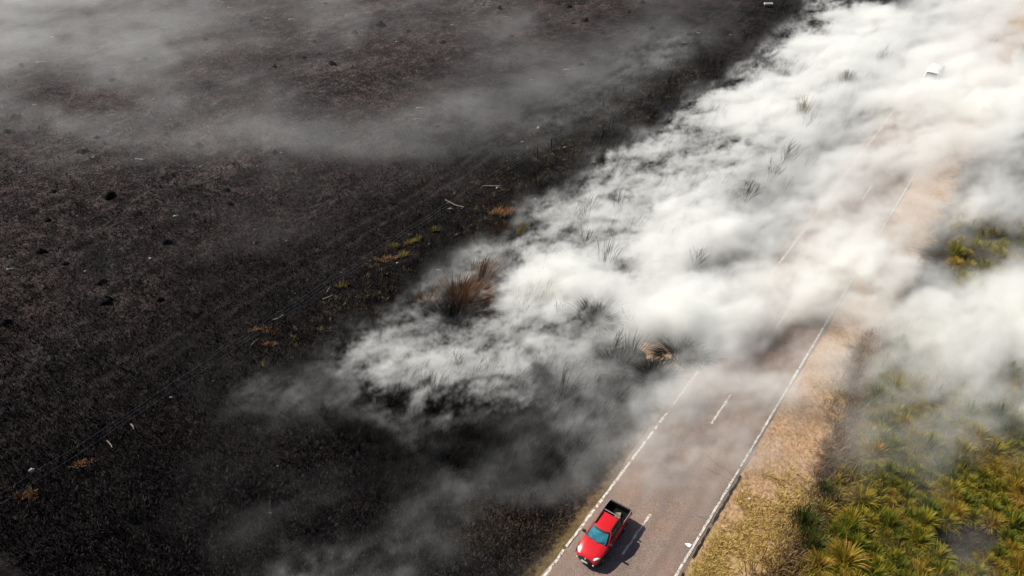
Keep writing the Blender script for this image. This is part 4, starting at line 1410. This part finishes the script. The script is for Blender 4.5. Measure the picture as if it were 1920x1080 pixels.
def smoke_mat(name, col):
    m = bpy.data.materials.new(name)
    m.use_nodes = True
    t = m.node_tree
    t.nodes.clear()
    pv = t.nodes.new('ShaderNodeVolumePrincipled')
    pv.inputs['Color'].default_value = (*col, 1)
    pv.inputs['Density'].default_value = 1.0
    pv.inputs['Density Attribute'].default_value = 'density'
    pv.inputs['Anisotropy'].default_value = 0.15
    ou = t.nodes.new('ShaderNodeOutputMaterial')
    t.links.new(pv.outputs[0], ou.inputs['Volume'])
    return m


M_SMOKE = smoke_mat('white_smoke', (0.995, 0.993, 0.975))
M_VEIL = smoke_mat('thin_blue_smoke', (0.87, 0.95, 0.99))


class GN:
    """short-hand for the node tree that turns the layer map into a density grid"""

    def __init__(self, name):
        self.g = bpy.data.node_groups.new(name, 'GeometryNodeTree')
        self.g.interface.new_socket('Geometry', in_out='INPUT', socket_type='NodeSocketGeometry')
        self.g.interface.new_socket('Geometry', in_out='OUTPUT', socket_type='NodeSocketGeometry')

    def n(self, kind, **kw):
        nd = self.g.nodes.new(kind)
        for k, v in kw.items():
            setattr(nd, k, v)
        return nd

    def put(self, v, s):
        if isinstance(v, (int, float, tuple)):
            s.default_value = v
        else:
            self.g.links.new(v, s)

    def m(self, op_, a, b=0.0, c=0.0):
        nd = self.n('ShaderNodeMath', operation=op_)
        for k, v in enumerate((a, b, c)):
            self.put(v, nd.inputs[k])
        return nd.outputs[0]

    def v(self, op_, a, b=(0, 0, 0)):
        nd = self.n('ShaderNodeVectorMath', operation=op_)
        self.put(a, nd.inputs[0])
        self.put(b, nd.inputs['Scale'] if op_ == 'SCALE' else nd.inputs[1])
        return nd.outputs[0]

    def noise(self, vec, scale, detail, rough=0.55, color=False, dist=0.0):
        nd = self.n('ShaderNodeTexNoise')
        self.put(vec, nd.inputs['Vector'])
        nd.inputs['Scale'].default_value = scale
        nd.inputs['Detail'].default_value = detail
        nd.inputs['Roughness'].default_value = rough
        nd.inputs['Distortion'].default_value = dist
        return nd.outputs['Color' if color else 'Fac']

    def remap(self, v, a, b, c=0.0, d=1.0, smooth=True):
        nd = self.n('ShaderNodeMapRange', interpolation_type='SMOOTHSTEP' if smooth else 'LINEAR')
        for k, q_ in enumerate((v, a, b, c, d)):
            self.put(q_, nd.inputs[k])
        return nd.outputs[0]

    def mix(self, f, a, b):
        nd = self.n('ShaderNodeMix', data_type='FLOAT')
        for k, q_ in ((0, f), (2, a), (3, b)):
            self.put(q_, nd.inputs[k])
        return nd.outputs[0]


def make_smoke(name, lo, hi, vox, ztop, share, style, mat, label):
    nxv, nyv, nzv = int((hi[0] - lo[0]) / vox) + 1, int((hi[1] - lo[1]) / vox) + 1, int(ztop / vox) + 1
    mx, my = np.meshgrid(lo[0] + vox * np.arange(nxv), lo[1] + vox * np.arange(nyv), indexing='xy')
    tau, lay, cov, crisp = smoke_map(mx, my)
    me = mesh_np(name, np.stack([mx, my, np.zeros_like(mx)], -1).reshape(-1, 3), np.zeros((0, 3), int), None, False,
                 {'tau': tau.ravel(), 'layer': lay.ravel(), 'cover': cov.ravel(), 'crisp': crisp.ravel(), 'share': share(mx).ravel()})
    me.materials.append(mat)
    o = obj(name, me)
    tag(o, label, 'smoke', kind='stuff')
    N = GN(name + '_density')
    gi, go = N.n('NodeGroupInput'), N.n('NodeGroupOutput')
    P = N.n('GeometryNodeInputPosition').outputs[0]
    sz = N.n('ShaderNodeSeparateXYZ')
    N.put(P, sz.inputs[0])
    # ragged, wind-drawn edges: where the map is read wanders with the noise
    half = (0.5, 0.5, 0.5)
    w1 = N.v('SCALE', N.v('SUBTRACT', N.noise(P, 0.16, 2, 0.5, True), half), {'bank': 7.0, 'wisp': 4.5, 'veil': 9.0}[style])
    w2 = N.v('SCALE', N.v('SUBTRACT', N.noise(P, 0.8, 4, 0.7, True), half), 3.6 if style != 'wisp' else 4.2)
    PW = N.v('ADD', P, N.v('ADD', w1, w2))
    sp = N.n('ShaderNodeSeparateXYZ')
    N.put(PW, sp.inputs[0])

    def cell(v, o_, n_):
        return N.m('MINIMUM', N.m('MAXIMUM', N.m('ROUND', N.m('DIVIDE', N.m('SUBTRACT', v, o_), vox)), 0.0), float(n_ - 1))

    idx = N.m('MULTIPLY_ADD', cell(sp.outputs[1], lo[1], nyv), float(nxv), cell(sp.outputs[0], lo[0], nxv))

    def sample(attr):
        na = N.n('GeometryNodeInputNamedAttribute', data_type='FLOAT')
        na.inputs['Name'].default_value = attr
        si = N.n('GeometryNodeSampleIndex', data_type='FLOAT', domain='POINT')
        N.g.links.new(gi.outputs[0], si.inputs['Geometry'])
        N.g.links.new(na.outputs[0], si.inputs['Value'])
        N.g.links.new(idx, si.inputs['Index'])
        return si.outputs[0]

    TAU, LAY = sample('tau'), sample('layer')
    rotv = N.n('ShaderNodeVectorRotate', rotation_type='Z_AXIS')
    N.put(N.v('ADD', P, N.v('SCALE', w1, 0.35)), rotv.inputs['Vector'])
    rotv.inputs['Angle'].default_value = R(-62)
    PB = N.v('MULTIPLY', rotv.outputs[0], (0.55, 1.0, 1.15))
    h = N.m('DIVIDE', sz.outputs[2], LAY)
    if style == 'veil':
        n = N.noise(PB, 0.10, 6, 0.68, dist=0.3)
        bill = N.remap(N.m('SUBTRACT', 1.5, h), 0.0, 1.0)
        thin = N.remap(n, 0.36, 0.64, 0.35, 1.65)
    elif style == 'bank':
        n = N.m('ADD', N.m('MULTIPLY', N.noise(PB, 0.26, 6, 0.62, dist=0.5), 0.64), N.m('MULTIPLY', N.noise(PB, 1.0, 5, 0.68, dist=0.6), 0.36))
        bill = N.remap(N.m('SUBTRACT', N.m('MULTIPLY_ADD', n, 2.6, -0.42), h), 0.0, 0.85)
        thin = N.m('MULTIPLY', N.remap(n, 0.39, 0.61, 0.20, 1.7), 1.35)
    else:
        n = N.m('ADD', N.m('ADD', N.m('MULTIPLY', N.noise(PB, 0.34, 5, 0.62, dist=0.6), 0.46), N.m('MULTIPLY', N.noise(PB, 1.3, 4, 0.65, dist=0.8), 0.32)),
                N.m('MULTIPLY', N.noise(PB, 3.4, 2, 0.6, dist=0.6), 0.22))
        C_, K_ = sample('cover'), sample('crisp')
        a = N.m('MULTIPLY_ADD', C_, -0.24, 0.575)                  # the thicker the cover, the fewer the gaps
        gap = N.remap(N.m('SUBTRACT', n, a), -0.02, 0.09)
        soft = N.m('MULTIPLY', N.remap(n, 0.43, 0.575, 0.10, 1.9), 1.35)
        TAU = N.mix(K_, TAU, N.m('MULTIPLY_ADD', C_, 2.6, 0.30))
        LAY = N.mix(K_, LAY, N.m('MULTIPLY_ADD', C_, 2.0, 1.0))
        h = N.m('DIVIDE', sz.outputs[2], LAY)
        bill = N.remap(N.m('SUBTRACT', N.m('MULTIPLY_ADD', n, 2.8, -0.5), h), 0.0, 0.6)
        thin = N.mix(K_, soft, N.m('MULTIPLY', gap, 1.5))
    TAU = N.m('MULTIPLY', TAU, sample('share'))
    den = N.m('MULTIPLY', N.m('MULTIPLY', N.m('DIVIDE', TAU, LAY), bill), thin)
    den = N.m('MULTIPLY', den, N.m('GREATER_THAN', den, 0.0015))
    vc = N.n('GeometryNodeVolumeCube')
    N.put(den, vc.inputs['Density'])
    vc.inputs['Background'].default_value = 0.0
    vc.inputs['Min'].default_value = (lo[0], lo[1], 0.0)
    vc.inputs['Max'].default_value = (lo[0] + vox * (nxv - 1), lo[1] + vox * (nyv - 1), vox * (nzv - 1))
    vc.inputs['Resolution X'].default_value = nxv
    vc.inputs['Resolution Y'].default_value = nyv
    vc.inputs['Resolution Z'].default_value = nzv
    sm = N.n('GeometryNodeSetMaterial')
    sm.inputs['Material'].default_value = M_SMOKE
    N.put(vc.outputs[0], sm.inputs[0])
    N.g.links.new(sm.outputs[0], go.inputs[0])
    o.modifiers.new('density', 'NODES').node_group = N.g
    return o


def step(x, a, b):
    q_ = np.clip((x - a) / (b - a), 0, 1)
    return q_ * q_ * (3 - 2 * q_)


make_smoke('smoke', (-17.0, 4.0), (42.0, 176.0), 0.33, 8.2, lambda x: step(x, -16, -6), 'bank', M_SMOKE, 'thick white smoke bank drifting across the road')
make_smoke('wispy_smoke', (-54.0, 6.0), (-5.0, 150.0), 0.2, 5.0, lambda x: step(x, -47, -36) * (1 - step(x, -16, -6)), 'wisp', M_SMOKE, 'ragged white smoke rising along the edge of the burnt field')
make_smoke('thin_smoke', (-178.0, 6.0), (-35.0, 176.0), 0.6, 4.2, lambda x: 1 - step(x, -47, -36), 'veil', M_VEIL, 'thin grey smoke veil lying over the far burnt field')
